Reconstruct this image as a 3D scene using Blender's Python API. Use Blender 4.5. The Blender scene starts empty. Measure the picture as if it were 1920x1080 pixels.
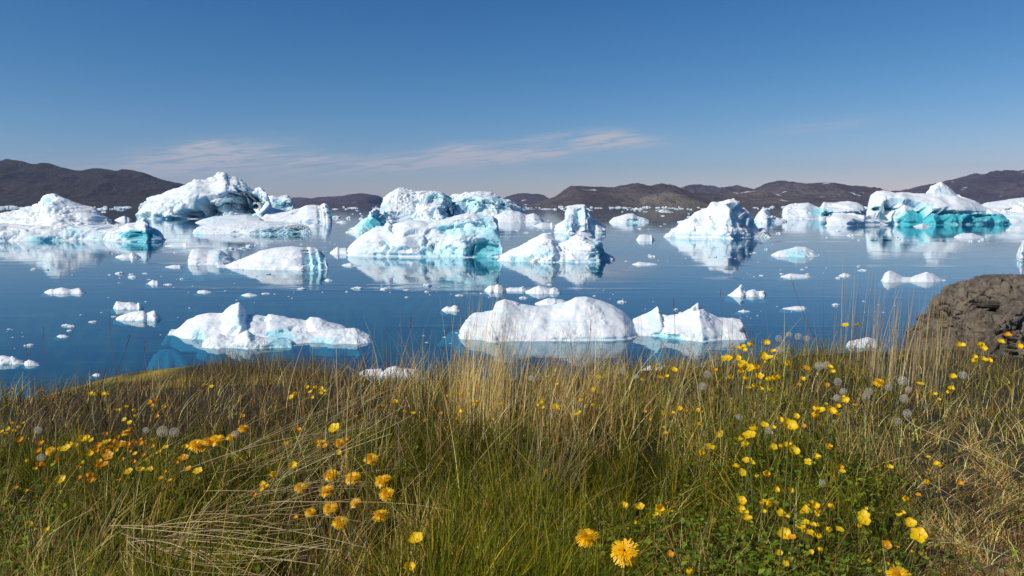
import bpy, math, random
import numpy as np

RNG = np.random.default_rng(7)
random.seed(7)
scene = bpy.context.scene
COL = scene.collection
F = 1493.0                      # focal length in photo pixels (1920 wide)
PITCH = math.atan(155.5 / F)
CAM_H = 8.0
CP, SP = math.cos(PITCH), math.sin(PITCH)

# ------------------------------------------------------------------ helpers
def at(px, py, d):
    """point on the sight line of a photo position at forward distance d"""
    cx = (px - 960.0) / F
    cy = (540.0 - py) / F
    k = d / (CP + cy * SP)
    return cx * k, d, CAM_H + k * (cy * CP - SP)

def wdist(py, z=0.0):
    """forward distance at which the level surface z is seen at photo row py"""
    cy = (540.0 - py) / F
    k = (CAM_H - z) / (SP - cy * CP)
    return k * (CP + cy * SP)

def project(x, y, z):
    dz = z - CAM_H
    fw = y * CP - dz * SP
    up = y * SP + dz * CP
    return 960 + F * x / fw, 540 - F * up / fw

def smooth(a, b, x):
    t = np.clip((x - a) / (b - a), 0, 1)
    return t * t * (3 - 2 * t)

def _hash(ix, iy, iz, s):
    h = (ix.astype(np.int64) * 374761393 + iy.astype(np.int64) * 668265263 + iz.astype(np.int64) * 2147483647 + s * 974634777) & 0xffffffff
    h = ((h ^ (h >> 13)) * 1274126177) & 0xffffffff
    h = ((h ^ (h >> 16)) * 2246822519) & 0xffffffff
    return ((h ^ (h >> 15)) & 0xffffff) / float(0xffffff)

def vnoise(p, s=0):
    i = np.floor(p).astype(np.int64)
    f = p - i
    f = f * f * f * (f * (f * 6 - 15) + 10)
    out = 0
    for dx in (0, 1):
        for dy in (0, 1):
            for dz in (0, 1):
                w = (f[:, 0] if dx else 1 - f[:, 0]) * (f[:, 1] if dy else 1 - f[:, 1]) * (f[:, 2] if dz else 1 - f[:, 2])
                out = out + w * _hash(i[:, 0] + dx, i[:, 1] + dy, i[:, 2] + dz, s)
    return out * 2 - 1

def fbm(p, s=0, o=4, ridged=False):
    a, t, out = 1.0, 0.0, 0
    q = p.copy()
    for k in range(o):
        n = vnoise(q, s + k * 17)
        if ridged:
            n = 1 - 2 * np.abs(n)
        out = out + a * n
        t += a
        a *= 0.5
        q = q * 2.03 + 11.7
    return out / t

def voro(p, s=0):
    i = np.floor(p).astype(np.int64)
    f1 = np.full(len(p), 9.0)
    cid = np.zeros(len(p))
    for dx in (-1, 0, 1):
        for dy in (-1, 0, 1):
            for dz in (-1, 0, 1):
                c = i + np.array([dx, dy, dz])
                j = np.stack([_hash(c[:, 0], c[:, 1], c[:, 2], s + k) for k in (1, 2, 3)], 1)
                d = np.sum((c + j - p) ** 2, 1)
                m = d < f1
                f1 = np.where(m, d, f1)
                cid = np.where(m, _hash(c[:, 0], c[:, 1], c[:, 2], s + 9), cid)
    return np.sqrt(f1), cid

def link(name, me, mat=None, parent=None):
    o = bpy.data.objects.new(name, me)
    COL.objects.link(o)
    if mat and me is not None and len(me.materials) == 0:
        me.materials.append(mat)
    if parent:
        o.parent = parent
    return o

def tag(o, label=None, cat=None, group=None, kind=None):
    if label: o['label'] = label
    if cat: o['category'] = cat
    if group: o['group'] = group
    if kind: o['kind'] = kind
    return o

def mesh_np(name, verts, faces, cols=None, smooth_shade=True, attrs=None):
    """faces: (n,k) int array"""
    me = bpy.data.meshes.new(name)
    verts = np.asarray(verts, np.float32)
    faces = np.asarray(faces, np.int32)
    n, k = faces.shape
    me.vertices.add(len(verts))
    me.vertices.foreach_set('co', verts.ravel())
    me.loops.add(n * k)
    me.loops.foreach_set('vertex_index', faces.ravel())
    me.polygons.add(n)
    me.polygons.foreach_set('loop_start', np.arange(0, n * k, k, dtype=np.int32))
    me.polygons.foreach_set('loop_total', np.full(n, k, np.int32))
    me.update(calc_edges=True)
    me.validate()
    if smooth_shade:
        me.polygons.foreach_set('use_smooth', np.ones(len(me.polygons), bool))
    if cols is not None:
        a = me.color_attributes.new('Col', 'FLOAT_COLOR', 'POINT')
        c = np.ones((len(verts), 4), np.float32)
        c[:, :3] = cols
        a.data.foreach_set('color', c.ravel())
    for nm, v in (attrs or {}).items():
        a = me.attributes.new(nm, 'FLOAT', 'POINT')
        a.data.foreach_set('value', np.asarray(v, np.float32))
    return me

def grid_faces(nr, nc):
    i = np.arange((nr - 1) * nc).reshape(nr - 1, nc)[:, :-1].ravel()
    return np.stack([i, i + 1, i + nc + 1, i + nc], 1)

# ------------------------------------------------------------------ materials
class NT:
    def __init__(self, name):
        self.m = bpy.data.materials.new(name)
        self.m.use_nodes = True
        self.t = self.m.node_tree
        self.t.nodes.clear()
        self.out = self.n('ShaderNodeOutputMaterial')
    def n(self, typ, **kw):
        nd = self.t.nodes.new(typ)
        for k, v in kw.items():
            if k.startswith('i_'):
                key = k[2:].replace('_', ' ')
                nd.inputs[int(key) if key.isdigit() else key].default_value = v
            else:
                setattr(nd, k, v)
        return nd
    def l(self, a, b):
        self.t.links.new(a, b)
    def mix(self, fac, a, b, blend='MIX'):
        nd = self.n('ShaderNodeMix', data_type='RGBA', blend_type=blend)
        for i, v in ((0, fac), (6, a), (7, b)):
            if hasattr(v, 'is_output'): self.l(v, nd.inputs[i])
            else: nd.inputs[i].default_value = v if i == 0 else (*v, 1)
        return nd.outputs[2]
    def ramp(self, src, stops):
        nd = self.n('ShaderNodeValToRGB')
        e = nd.color_ramp.elements
        while len(e) < len(stops): e.new(0.5)
        for el, (p, c) in zip(e, stops):
            el.position = p
            el.color = (*c, 1) if not isinstance(c, float) else (c, c, c, 1)
        self.l(src, nd.inputs[0])
        return nd.outputs[0]
    def math(self, op, a, b=None, c=None):
        nd = self.n('ShaderNodeMath', operation=op)
        for i, v in enumerate((a, b, c)):
            if v is None: continue
            if hasattr(v, 'is_output'): self.l(v, nd.inputs[i])
            else: nd.inputs[i].default_value = v
        return nd.outputs[0]
    def noise(self, scale, detail=4, rough=0.55, vec=None, typ=None):
        nd = self.n('ShaderNodeTexNoise')
        nd.inputs['Scale'].default_value = scale
        nd.inputs['Detail'].default_value = detail
        nd.inputs['Roughness'].default_value = rough
        if typ: nd.noise_type = typ
        if vec is not None: self.l(vec, nd.inputs['Vector'])
        return nd.outputs[0]

def ice_material(name, scale):
    """scale: metres per small surface feature"""
    t = NT(name)
    co = t.n('ShaderNodeTexCoord').outputs['Object']
    blue = t.n('ShaderNodeAttribute', attribute_name='blue').outputs['Fac']
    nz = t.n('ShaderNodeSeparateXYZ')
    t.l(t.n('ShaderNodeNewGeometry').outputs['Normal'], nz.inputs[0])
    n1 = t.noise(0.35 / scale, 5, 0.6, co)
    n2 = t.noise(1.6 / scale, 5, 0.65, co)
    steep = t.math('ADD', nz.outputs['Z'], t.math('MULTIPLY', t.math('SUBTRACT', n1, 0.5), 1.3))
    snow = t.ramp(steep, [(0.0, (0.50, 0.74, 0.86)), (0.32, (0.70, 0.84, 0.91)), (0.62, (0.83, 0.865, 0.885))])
    turq = t.ramp(n2, [(0.3, (0.02, 0.42, 0.50)), (0.7, (0.10, 0.56, 0.63))])
    bf = t.math('ADD', blue, t.math('MULTIPLY', t.math('SUBTRACT', n2, 0.5), t.math('MULTIPLY', blue, 0.5)))
    bf.node.use_clamp = True
    pale = t.mix(n2, (0.48, 0.79, 0.87), (0.66, 0.87, 0.92))
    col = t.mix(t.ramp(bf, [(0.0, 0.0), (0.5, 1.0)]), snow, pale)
    col = t.mix(t.ramp(bf, [(0.62, 0.0), (1.0, 1.0)]), col, turq)
    mp = t.n('ShaderNodeMapping'); t.l(co, mp.inputs[0])
    mp.inputs['Rotation'].default_value = (0.12, 0.35, 0)
    mp.inputs['Scale'].default_value = (0.10, 0.10, 1.6)
    lay = t.ramp(t.noise(1.1 / scale, 4, 0.6, mp.outputs[0]), [(0.52, 0.0), (0.62, 0.42)])
    col = t.mix(lay, col, (0.50, 0.70, 0.80))
    dirt = t.ramp(t.noise(0.9 / scale, 6, 0.7, co), [(0.66, 0.0), (0.78, 0.25)])
    col = t.mix(dirt, col, (0.62, 0.66, 0.68))
    p = t.n('ShaderNodeBsdfPrincipled')
    t.l(col, p.inputs['Base Color'])
    p.inputs['Roughness'].default_value = 0.55
    p.inputs['IOR'].default_value = 1.31
    p.inputs['Subsurface Weight'].default_value = 0.6
    p.inputs['Subsurface Radius'].default_value = (0.55, 0.85, 1.0)
    p.inputs['Subsurface Scale'].default_value = 0.9 * scale
    b = t.n('ShaderNodeBump')
    b.inputs['Strength'].default_value = 0.4
    b.inputs['Distance'].default_value = 0.35 * scale
    hgt = t.math('ADD', t.noise(0.8 / scale, 6, 0.65, co), t.math('MULTIPLY', t.noise(3.5 / scale, 3, 0.6, co), 0.25))
    hgt = t.math('MULTIPLY', hgt, t.ramp(t.noise(0.16 / scale, 3, 0.5, co), [(0.42, 0.12), (0.62, 1.0)]))
    t.l(hgt, b.inputs['Height'])
    t.l(b.outputs[0], p.inputs['Normal'])
    t.l(p.outputs[0], t.out.inputs[0])
    return t.m

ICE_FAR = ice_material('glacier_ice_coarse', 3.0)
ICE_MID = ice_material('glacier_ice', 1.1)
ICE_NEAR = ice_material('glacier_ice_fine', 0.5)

def rock_material():
    t = NT('lichen_rock')
    co = t.n('ShaderNodeTexCoord').outputs['Object']
    n1 = t.noise(3.4, 9, 0.72, co)
    n2 = t.noise(14.0, 7, 0.75, co)
    c = t.ramp(n1, [(0.3, (0.035, 0.028, 0.024)), (0.46, (0.16, 0.13, 0.10)), (0.6, (0.30, 0.245, 0.18)), (0.72, (0.09, 0.072, 0.06))])
    c = t.mix(t.ramp(n2, [(0.52, 0.0), (0.66, 0.8)]), c, (0.30, 0.265, 0.21))
    c = t.mix(t.ramp(t.noise(22, 5, 0.7, co), [(0.63, 0.0), (0.68, 0.8)]), c, (0.42, 0.40, 0.33))
    c = t.mix(t.ramp(t.noise(3.1, 5, 0.6, co), [(0.62, 0.0), (0.7, 0.7)]), c, (0.17, 0.15, 0.05))
    c = t.mix(t.ramp(t.noise(5.1, 4, 0.6, co), [(0.66, 0.0), (0.72, 0.8)]), c, (0.20, 0.10, 0.05))
    p = t.n('ShaderNodeBsdfPrincipled', i_Roughness=0.9)
    t.l(c, p.inputs['Base Color'])
    b = t.n('ShaderNodeBump', i_Strength=1.0, i_Distance=0.05)
    t.l(t.math('ADD', n2, t.noise(30, 4, 0.7, co)), b.inputs['Height'])
    t.l(b.outputs[0], p.inputs['Normal'])
    t.l(p.outputs[0], t.out.inputs[0])
    return t.m
ROCK = rock_material()

def hill_material(name, c1, c2, c3, snow=0.0):
    t = NT(name)
    co = t.n('ShaderNodeTexCoord').outputs['Object']
    n1 = t.noise(0.0035, 7, 0.62, co)
    n2 = t.noise(0.014, 6, 0.65, co)
    c = t.ramp(n1, [(0.40, c1), (0.50, c2), (0.60, c3)])
    c = t.mix(t.ramp(n2, [(0.45, 0.0), (0.7, 0.7)]), c, tuple(v * 0.42 for v in c1))
    c = t.mix(t.ramp(t.noise(0.03, 5, 0.65, co), [(0.56, 0.0), (0.72, 0.45)]), c, tuple(min(1, v * 1.9) for v in c3))
    if snow:
        c = t.mix(t.ramp(t.noise(0.006, 4, 0.5, co), [(snow - .10, 0.0), (snow - .085, 1.0)]), c, (0.8, 0.82, 0.85))
    p = t.n('ShaderNodeBsdfPrincipled', i_Roughness=0.95)
    t.l(c, p.inputs['Base Color'])
    b = t.n('ShaderNodeBump', i_Strength=1.0, i_Distance=110.0)
    t.l(t.noise(0.016, 8, 0.66, co), b.inputs['Height'])
    t.l(b.outputs[0], p.inputs['Normal'])
    t.l(p.outputs[0], t.out.inputs[0])
    return t.m

def vcol_material(name, rough=0.6, trans=0.35, spec=0.3):
    t = NT(name)
    c = t.mix(1.0, t.n('ShaderNodeAttribute', attribute_name='Col').outputs['Color'], (1.14, 1.12, 0.98), 'MULTIPLY')
    p = t.n('ShaderNodeBsdfPrincipled', i_Roughness=rough)
    p.inputs['Specular IOR Level'].default_value = spec
    t.l(c, p.inputs['Base Color'])
    tr = t.n('ShaderNodeBsdfTranslucent')
    t.l(c, tr.inputs['Color'])
    mx = t.n('ShaderNodeMixShader', i_0=trans)
    t.l(p.outputs[0], mx.inputs[1]); t.l(tr.outputs[0], mx.inputs[2])
    t.l(mx.outputs[0], t.out.inputs[0])
    return t.m

def petal_material(name, c1, c2, trans=0.35, scale=60.0):
    t = NT(name)
    co = t.n('ShaderNodeTexCoord').outputs['Object']
    c = t.mix(t.noise(scale, 3, 0.5, co), c1, c2)
    p = t.n('ShaderNodeBsdfPrincipled', i_Roughness=0.45)
    t.l(c, p.inputs['Base Color'])
    tr = t.n('ShaderNodeBsdfTranslucent')
    t.l(c, tr.inputs['Color'])
    mx = t.n('ShaderNodeMixShader', i_0=trans)
    t.l(p.outputs[0], mx.inputs[1]); t.l(tr.outputs[0], mx.inputs[2])
    t.l(mx.outputs[0], t.out.inputs[0])
    return t.m

GRASS = vcol_material('grass_blade', 0.6, 0.4, 0.12)
STRAW = vcol_material('straw_blade', 0.55, 0.3, 0.15)
LEAF = vcol_material('leaf', 0.5, 0.3, 0.2)
BUTTER = petal_material('buttercup_petal', (0.95, 0.68, 0.004), (0.90, 0.58, 0.004))
ORANGE = petal_material('faded_petal', (0.85, 0.42, 0.006), (0.70, 0.28, 0.006))
DANDY = petal_material('dandelion_floret', (0.96, 0.62, 0.004), (0.92, 0.50, 0.004), 0.25, 3.0)
CENTRE = petal_material('flower_centre', (0.72, 0.48, 0.01), (0.6, 0.40, 0.01), 0.1)
STEM = petal_material('flower_stem', (0.15, 0.20, 0.04), (0.22, 0.17, 0.06), 0.15, 30)
PAPPUS = petal_material('seed_pappus', (0.90, 0.83, 0.70), (0.80, 0.73, 0.61), 0.5)
SEEDCORE = petal_material('seed_core', (0.22, 0.17, 0.11), (0.28, 0.22, 0.15), 0.0)

# ------------------------------------------------------------------ sun and sky
SUN_EL = math.radians(37)
SUN_AZ = math.radians(243)           # clockwise from +Y (the view direction)
sdir = (math.sin(SUN_AZ) * math.cos(SUN_EL), math.cos(SUN_AZ) * math.cos(SUN_EL), math.sin(SUN_EL))
lamp = bpy.data.lights.new('sun', 'SUN')
lamp.energy = 4.25
lamp.angle = math.radians(0.53)
lamp.color = (1.0, 0.945, 0.85)
so = bpy.data.objects.new('sun', lamp)
COL.objects.link(so)
from mathutils import Vector, Matrix, Quaternion
so.rotation_euler = Vector(sdir).to_track_quat('Z', 'Y').to_euler()
so.location = (-40, -30, 60)

world = bpy.data.worlds.new('World')
scene.world = world
world.use_nodes = True
wt = world.node_tree
wt.nodes.clear()
W = NT.__new__(NT); W.t = wt
wo = W.n('ShaderNodeOutputWorld')
bg = W.n('ShaderNodeBackground')
sky = W.n('ShaderNodeTexSky')
sky.sky_type = 'NISHITA'
sky.sun_disc = False
sky.sun_elevation = SUN_EL
sky.sun_rotation = SUN_AZ
sky.altitude = 20
sky.air_density = 0.7
sky.dust_density = 0.3
sky.ozone_density = 4.0
SKY_S = 0.13
bg.inputs['Strength'].default_value = SKY_S
# thin cirrus streaks, fixed in the sky by direction (azimuth u, elevation v, in radians)
wc = W.n('ShaderNodeTexCoord').outputs['Generated']
sx = W.n('ShaderNodeSeparateXYZ'); W.l(wc, sx.inputs[0])
u = W.math('ARCTAN2', sx.outputs[0], sx.outputs[1])
v = W.math('ARCSINE', sx.outputs[2])
def cirrus(px, py, a, b, tilt, amp):
    cx, cy, cz = at(px, py, 1.0)
    u0 = math.atan2(cx, 1.0); v0 = math.atan2(cz - CAM_H, math.hypot(cx, 1))
    du = W.math('SUBTRACT', u, u0); dv = W.math('SUBTRACT', v, v0)
    ct, st = math.cos(tilt), math.sin(tilt)
    p = W.math('ADD', W.math('MULTIPLY', du, ct / a), W.math('MULTIPLY', dv, st / a))
    q = W.math('SUBTRACT', W.math('MULTIPLY', dv, ct / b), W.math('MULTIPLY', du, st / b))
    r = W.math('ADD', W.math('MULTIPLY', p, p), W.math('MULTIPLY', q, q))
    e = W.math('POWER', 2.718, W.math('MULTIPLY', r, -1.0))
    return W.math('MULTIPLY', e, amp)
CIR = [(395, 296, .075, .010, .16, .9), (385, 273, .030, .004, .12, .6), (560, 301, .050, .005, .06, .6), (850, 300, .125, .0065, .06, .9),
       (860, 279, .030, .005, .10, .7), (1130, 259, .045, .006, .03, .9), (1175, 270, .05, .005, -.02, .5), (995, 290, .06, .004, .10, .7),
       (640, 318, .18, .010, .05, .35), (1540, 236, .06, .004, .08, .3), (1000, 262, .06, .004, .12, .3), (280, 310, .10, .010, .1, .35)]
CIR = [(x_, y_, a_, b_ * 1.5, t_, m_ * 1.45) for x_, y_, a_, b_, t_, m_ in CIR]
tot = None
for c in CIR:
    e = cirrus(*c)
    tot = e if tot is None else W.math('ADD', tot, e)
cv = W.n('ShaderNodeCombineXYZ')
W.l(W.math('MULTIPLY', u, 9.0), cv.inputs[0])
W.l(W.math('SUBTRACT', W.math('MULTIPLY', v, 90.0), W.math('MULTIPLY', u, 9.0)), cv.inputs[1])
cn = W.noise(2.2, 7, 0.62, cv.outputs[0])
cn.node.inputs['Distortion'].default_value = 0.6
fac = W.math('MULTIPLY', tot, W.ramp(cn, [(0.32, 0.0), (0.62, 1.0)]))
fac.node.use_clamp = True
# clear polar air: deeper blue overhead (per-channel response of the sky itself)
sp = W.n('ShaderNodeSeparateColor'); W.l(sky.outputs[0], sp.inputs[0])
cb = W.n('ShaderNodeCombineColor')
for i, (a_, p_) in enumerate(((1.36, 1.94), (0.765, 1.28), (0.71, 1.01))):
    ch = W.math('POWER', W.math('MULTIPLY', sp.outputs[i], SKY_S), p_)
    W.l(W.math('MULTIPLY', ch, a_ / SKY_S), cb.inputs[i])
skc = W.mix(fac, cb.outputs[0], (3.9, 4.1, 4.65))
W.l(skc, bg.inputs[0])
W.l(bg.outputs[0], wo.inputs[0])

# ------------------------------------------------------------------ camera
cam = bpy.data.cameras.new('camera')
cam.sensor_width = 36.0
cam.lens = 36.0 * F / 1920.0
cam.clip_start = 0.05
cam.clip_end = 60000
co_ = bpy.data.objects.new('camera', cam)
COL.objects.link(co_)
co_.location = (0, 0, CAM_H)
co_.rotation_euler = (math.radians(90) - PITCH, 0, 0)
scene.camera = co_

# ------------------------------------------------------------------ water
def water_material():
    t = NT('fjord_water')
    co = t.n('ShaderNodeTexCoord').outputs['Object']
    mp = t.n('ShaderNodeMapping'); t.l(co, mp.inputs[0])
    mp.inputs['Scale'].default_value = (0.5, 1.0, 1.0)
    h = t.math('ADD', t.noise(0.35, 3, 0.5, mp.outputs[0]), t.math('MULTIPLY', t.noise(1.7, 3, 0.5, mp.outputs[0]), 0.25))
    m2 = t.n('ShaderNodeMapping'); t.l(co, m2.inputs[0])
    m2.inputs['Scale'].default_value = (0.012, 0.09, 1.0)
    m2.inputs['Rotation'].default_value = (0, 0, 0.06)
    mask = t.ramp(t.noise(1.0, 5, 0.65, m2.outputs[0]), [(0.42, 0.30), (0.58, 1.0), (0.70, 3.2)])
    b = t.n('ShaderNodeBump', i_Strength=1.0)
    b.inputs['Distance'].default_value = 0.012
    t.l(t.math('MULTIPLY', h, mask), b.inputs['Height'])
    dt = t.n('ShaderNodeVectorMath', operation='DOT_PRODUCT')      # Schlick reflectance, the same from either side
    t.l(b.outputs[0], dt.inputs[0])
    t.l(t.n('ShaderNodeNewGeometry').outputs['Incoming'], dt.inputs[1])
    gz_ = t.math('SUBTRACT', 1.0, t.math('ABSOLUTE', dt.outputs['Value']))
    gz_.node.use_clamp = True
    frf = t.math('MULTIPLY_ADD', t.math('POWER', gz_, 5.0), 0.98, 0.02)
    gl = t.n('ShaderNodeBsdfGlossy', i_Roughness=0.012)
    gl.inputs['Color'].default_value = (0.90, 0.97, 1, 1)
    t.l(b.outputs[0], gl.inputs['Normal'])
    df = t.n('ShaderNodeBsdfDiffuse')
    df.inputs['Color'].default_value = (0.003, 0.062, 0.125, 1)
    tp = t.n('ShaderNodeBsdfTransparent')
    tp.inputs['Color'].default_value = (0.30, 0.74, 0.84, 1)
    body = t.n('ShaderNodeMixShader', i_0=0.55)
    t.l(df.outputs[0], body.inputs[1]); t.l(tp.outputs[0], body.inputs[2])
    mx = t.n('ShaderNodeMixShader')
    t.l(frf, mx.inputs[0]); t.l(body.outputs[0], mx.inputs[1]); t.l(gl.outputs[0], mx.inputs[2])
    t.l(mx.outputs[0], t.out.inputs[0])
    return t.m
S = 30000.0
wv = [(-S, -400, 0), (S, -400, 0), (S, S, 0), (-S, S, 0)]
tag(link('water', mesh_np('water', wv, [(0, 1, 2, 3)]), water_material()), 'calm dark blue fjord water mirroring the ice', 'water', kind='structure')
def plain(name, c, rough=0.9, scale=0.05):
    t = NT(name)
    co = t.n('ShaderNodeTexCoord').outputs['Object']
    p = t.n('ShaderNodeBsdfPrincipled', i_Roughness=rough)
    t.l(t.mix(t.noise(scale, 4, 0.6, co), tuple(x * 0.7 for x in c), c), p.inputs['Base Color'])
    t.l(p.outputs[0], t.out.inputs[0])
    return t.m
sv = [(x, y, -14.0) for x, y, _ in wv]
tag(link('seabed', mesh_np('seabed', sv, [(0, 1, 2, 3)]), plain('deep_seabed', (0.001, 0.012, 0.03))), 'dark sea floor under the fjord', 'seabed', kind='structure')

# ------------------------------------------------------------------ masses of ice and rock
def build_mass(name, mat, layers, zmin, voxel, seed, amp, carve=(), blue=(), origin=None, rough=1.0, notch=True, fine=1.0, cuts=70, cutsize=1.0, side=0.25, cracks=0.0, skewed=1.0):
    """layers: (profile [(px,py)...], crest distance, front width, back width, exponent)."""
    ls = []
    x0 = y0 = 1e9; x1 = y1 = -1e9; hmax = 0
    for prof, dc, wf, wb, k in layers:
        pts = np.array([at(px, py, dc) for px, py in prof])
        xs, zs = pts[:, 0], pts[:, 2]
        o = np.argsort(xs); xs, zs = xs[o], zs[o]
        ls.append((xs, zs, dc, wf, wb, k))
        x0 = min(x0, xs[0]); x1 = max(x1, xs[-1]); y0 = min(y0, dc - wf); y1 = max(y1, dc + wb)
        hmax = max(hmax, zs.max())
    H = hmax - min(0, zmin) if zmin < 0 else hmax - zmin
    Hs = max(hmax - max(zmin, 0) if zmin > 0 else hmax, 1e-3)
    pad = 0.25 * Hs + 3 * voxel
    dc0 = ls[0][2]
    skew = 0.5 * (x0 + x1) / dc0 * skewed          # footprint runs back at an angle
    s0, s1 = skew * (y0 - dc0), skew * (y1 - dc0)
    gx = np.arange(x0 - pad + min(s0, s1, 0), x1 + pad + max(s0, s1, 0), voxel)
    gy = np.arange(y0 - pad, y1 + pad, voxel)
    X, Y = np.meshgrid(gx, gy)
    P = np.stack([X.ravel() / Hs, Y.ravel() / Hs, np.zeros(X.size)], 1)
    wx = X - skew * (Y - dc0) + 0.10 * Hs * fbm(P * 2.1, seed, 3).reshape(X.shape) * rough * 0.6
    wy = Y + 0.30 * Hs * fbm(P * 1.6, seed + 5, 3).reshape(X.shape) * rough
    base = zmin if zmin > 0 else 0.0
    Z = np.full(X.shape, zmin)
    for xs, zs, dc, wf, wb, k in ls:
        h = np.interp(wx, xs, zs) - base
        span = 0.02 * (xs[-1] - xs[0]) + voxel
        ex = np.maximum(np.maximum(xs[0] - wx, wx - xs[-1]), 0) / span
        hh = np.maximum(h, 0.03 * Hs)
        s = 0.30 + 0.70 * np.sqrt(np.clip(hh / max((zs - base).max(), 1e-6), 0, 1))
        t = np.where(wy < dc, (dc - wy) / (wf * s + 1e-6), (wy - dc) / (wb * s + 1e-6))
        z = base + hh * (1 - np.minimum(t, 1) ** k) - np.maximum(t - 1, 0) * (Hs * 0.9) - ex * Hs * side
        Z = np.maximum(Z, z)
    Z = np.maximum(Z, zmin + 0.001)
    nr, nc = X.shape
    top = np.stack([X.ravel(), Y.ravel(), Z.ravel()], 1)
    bot = top.copy(); bot[:, 2] = zmin - 2.5 * voxel
    n = nr * nc
    ft = grid_faces(nr, nc)
    if zmin < 0:
        ft = ft[np.max(top[ft, 2], 1) > zmin * .93]
    fb = ft[:, ::-1] + n
    de = np.concatenate([ft[:, [k_, (k_ + 1) % 4]] for k_ in range(4)])
    key = de[:, 0].astype(np.int64) * n + de[:, 1]; rev = de[:, 1].astype(np.int64) * n + de[:, 0]
    be = de[~np.isin(key, rev)]
    fs = np.stack([be[:, 1], be[:, 0], be[:, 0] + n, be[:, 1] + n], 1)
    me = mesh_np('tmp', np.concatenate([top, bot]), np.concatenate([ft, fb, fs]))
    ob = bpy.data.objects.new('tmp', me); COL.objects.link(ob)
    md = ob.modifiers.new('r', 'REMESH'); md.mode = 'VOXEL'; md.voxel_size = voxel; md.use_smooth_shade = True
    dg = bpy.context.evaluated_depsgraph_get()
    m2 = bpy.data.meshes.new_from_object(ob.evaluated_get(dg), depsgraph=dg)
    bpy.data.objects.remove(ob); bpy.data.meshes.remove(me)
    nv = len(m2.vertices)
    V = np.empty(nv * 3, np.float32); m2.vertices.foreach_get('co', V); V = V.reshape(-1, 3).astype(float)
    N = np.empty(nv * 3, np.float32); m2.vertices.foreach_get('normal', N); N = N.reshape(-1, 3).astype(float)
    rs = np.random.default_rng(seed)
    dens = int(cuts)
    for kcut in range(dens):
        j = rs.integers(nv)
        for _ in range(12):
            if abs(N[j, 2]) < .72 and N[j, 1] < .15: break
            j = rs.integers(nv)
        c = V[j].copy()
        nn = N[j] + rs.normal(0, .28, 3); nn /= np.linalg.norm(nn)
        rad = Hs * rs.choice([.12, .20, .30, .42]) * cutsize
        dd = rad * rs.uniform(.04, .11)
        pr = (V - c) @ nn + dd
        m = (np.sum((V - c) ** 2, 1) < rad * rad) & (pr > 0)
        V[m] -= nn * pr[m][:, None] * .93
    Q = V / Hs
    big = fbm(Q * 2.6, seed + 21, 3)
    rid = fbm(Q * 5.0 + 0.4 * big[:, None], seed + 31, 4, True)
    f1, cid = voro(Q * np.array([5.5, 5.5, 4.0]) + 0.35 * fbm(Q * 6, seed + 3, 2)[:, None], seed + 41)
    f2, cid2 = voro(Q * 14.0, seed + 51)
    sm = fbm(Q * 22, seed + 61, 3)
    mask = smooth(-0.35, 0.25, fbm(Q * 1.7, seed + 71, 2) - 0.35 * (N[:, 2] - 0.45))    # smooth snow slopes / broken ice
    ta = rs.uniform(-.5, .5)
    G3 = np.stack([Q[:, 0] * math.cos(ta) + Q[:, 2] * math.sin(ta), Q[:, 1], -Q[:, 0] * math.sin(ta) + Q[:, 2] * math.cos(ta)], 1)
    gro = np.minimum(fbm(G3 * np.array([7.5, 7.5, 1.3]) + .25 * big[:, None], seed + 101, 3, True), .3)
    bed = np.minimum(fbm(G3 * np.array([1.2, 1.2, 9.0]), seed + 111, 3, True), .3)
    d = amp * Hs * ((0.38 * gro + 0.26 * bed) * rough + 0.40 * big + mask * (0.30 * np.minimum(rid, .35) + 0.6 * (cid - 0.5) - 0.15 * f1 + 0.34 * (cid2 - 0.5)) * rough + (0.02 + 0.12 * mask) * sm * fine)
    if cracks:
        for sc_, wd_, am_ in ((np.array([2.6, 2.6, 4.2]), .05, 1.0), (np.array([7.0, 7.0, 10.0]), .07, .4)):
            Pq = Q * sc_ + .3 * fbm(Q * 5, seed + 7, 3)[:, None]
            a1, i1 = voro(Pq, seed + 61)
            eps = [voro(Pq + np.array(o_), seed + 61)[1] != i1 for o_ in ((wd_, 0, 0), (-wd_, 0, 0), (0, 0, wd_), (0, 0, -wd_), (0, wd_, 0))]
            edge_ = np.mean(eps, 0)
            d = d - cracks * am_ * Hs * (edge_ ** .7) + cracks * am_ * .45 * Hs * (i1 - .5)
    lat = N * d[:, None]
    V = V + lat
    if notch and zmin < 0:
        w = np.exp(-((V[:, 2] - 0.035 * Hs) / (0.04 * Hs)) ** 2)
        V[:, 0] -= N[:, 0] * w * 0.06 * Hs
        V[:, 1] -= N[:, 1] * w * 0.06 * Hs
    dm = dc0 - 0.5 * ls[0][3]
    Vx = V[:, 0] - skew * (V[:, 1] - dm)
    for px, py, rx, ry, depth in carve:
        cx, cy, cz = at(px, py, dm)
        k = dm / F
        r = np.sqrt(((Vx - cx) / (rx * k)) ** 2 + ((V[:, 2] - cz) / (ry * k)) ** 2) + 0.55 * fbm(Q * 5, seed + 81, 4)
        w = (1 - smooth(0.35, 1.15, r)) * smooth(0.3, -0.15, N[:, 1])
        V[:, 1] += w * depth * k * 0.55
    bl = np.zeros(nv)
    for px, py, rx, ry, st in blue:
        cx, cy, cz = at(px, py, dm)
        k = dm / F
        r = np.sqrt(((Vx - cx) / (rx * k)) ** 2 + ((V[:, 2] - cz) / (ry * k)) ** 2) + 0.4 * fbm(Q * 5, seed + 91, 4)
        bl = np.maximum(bl, st * (1 - smooth(0.65, 1.15, r)))
    if zmin < 0:
        bl = np.maximum(bl, 0.75 * smooth(0.012 * Hs, -0.03 * Hs, V[:, 2]))
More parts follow.
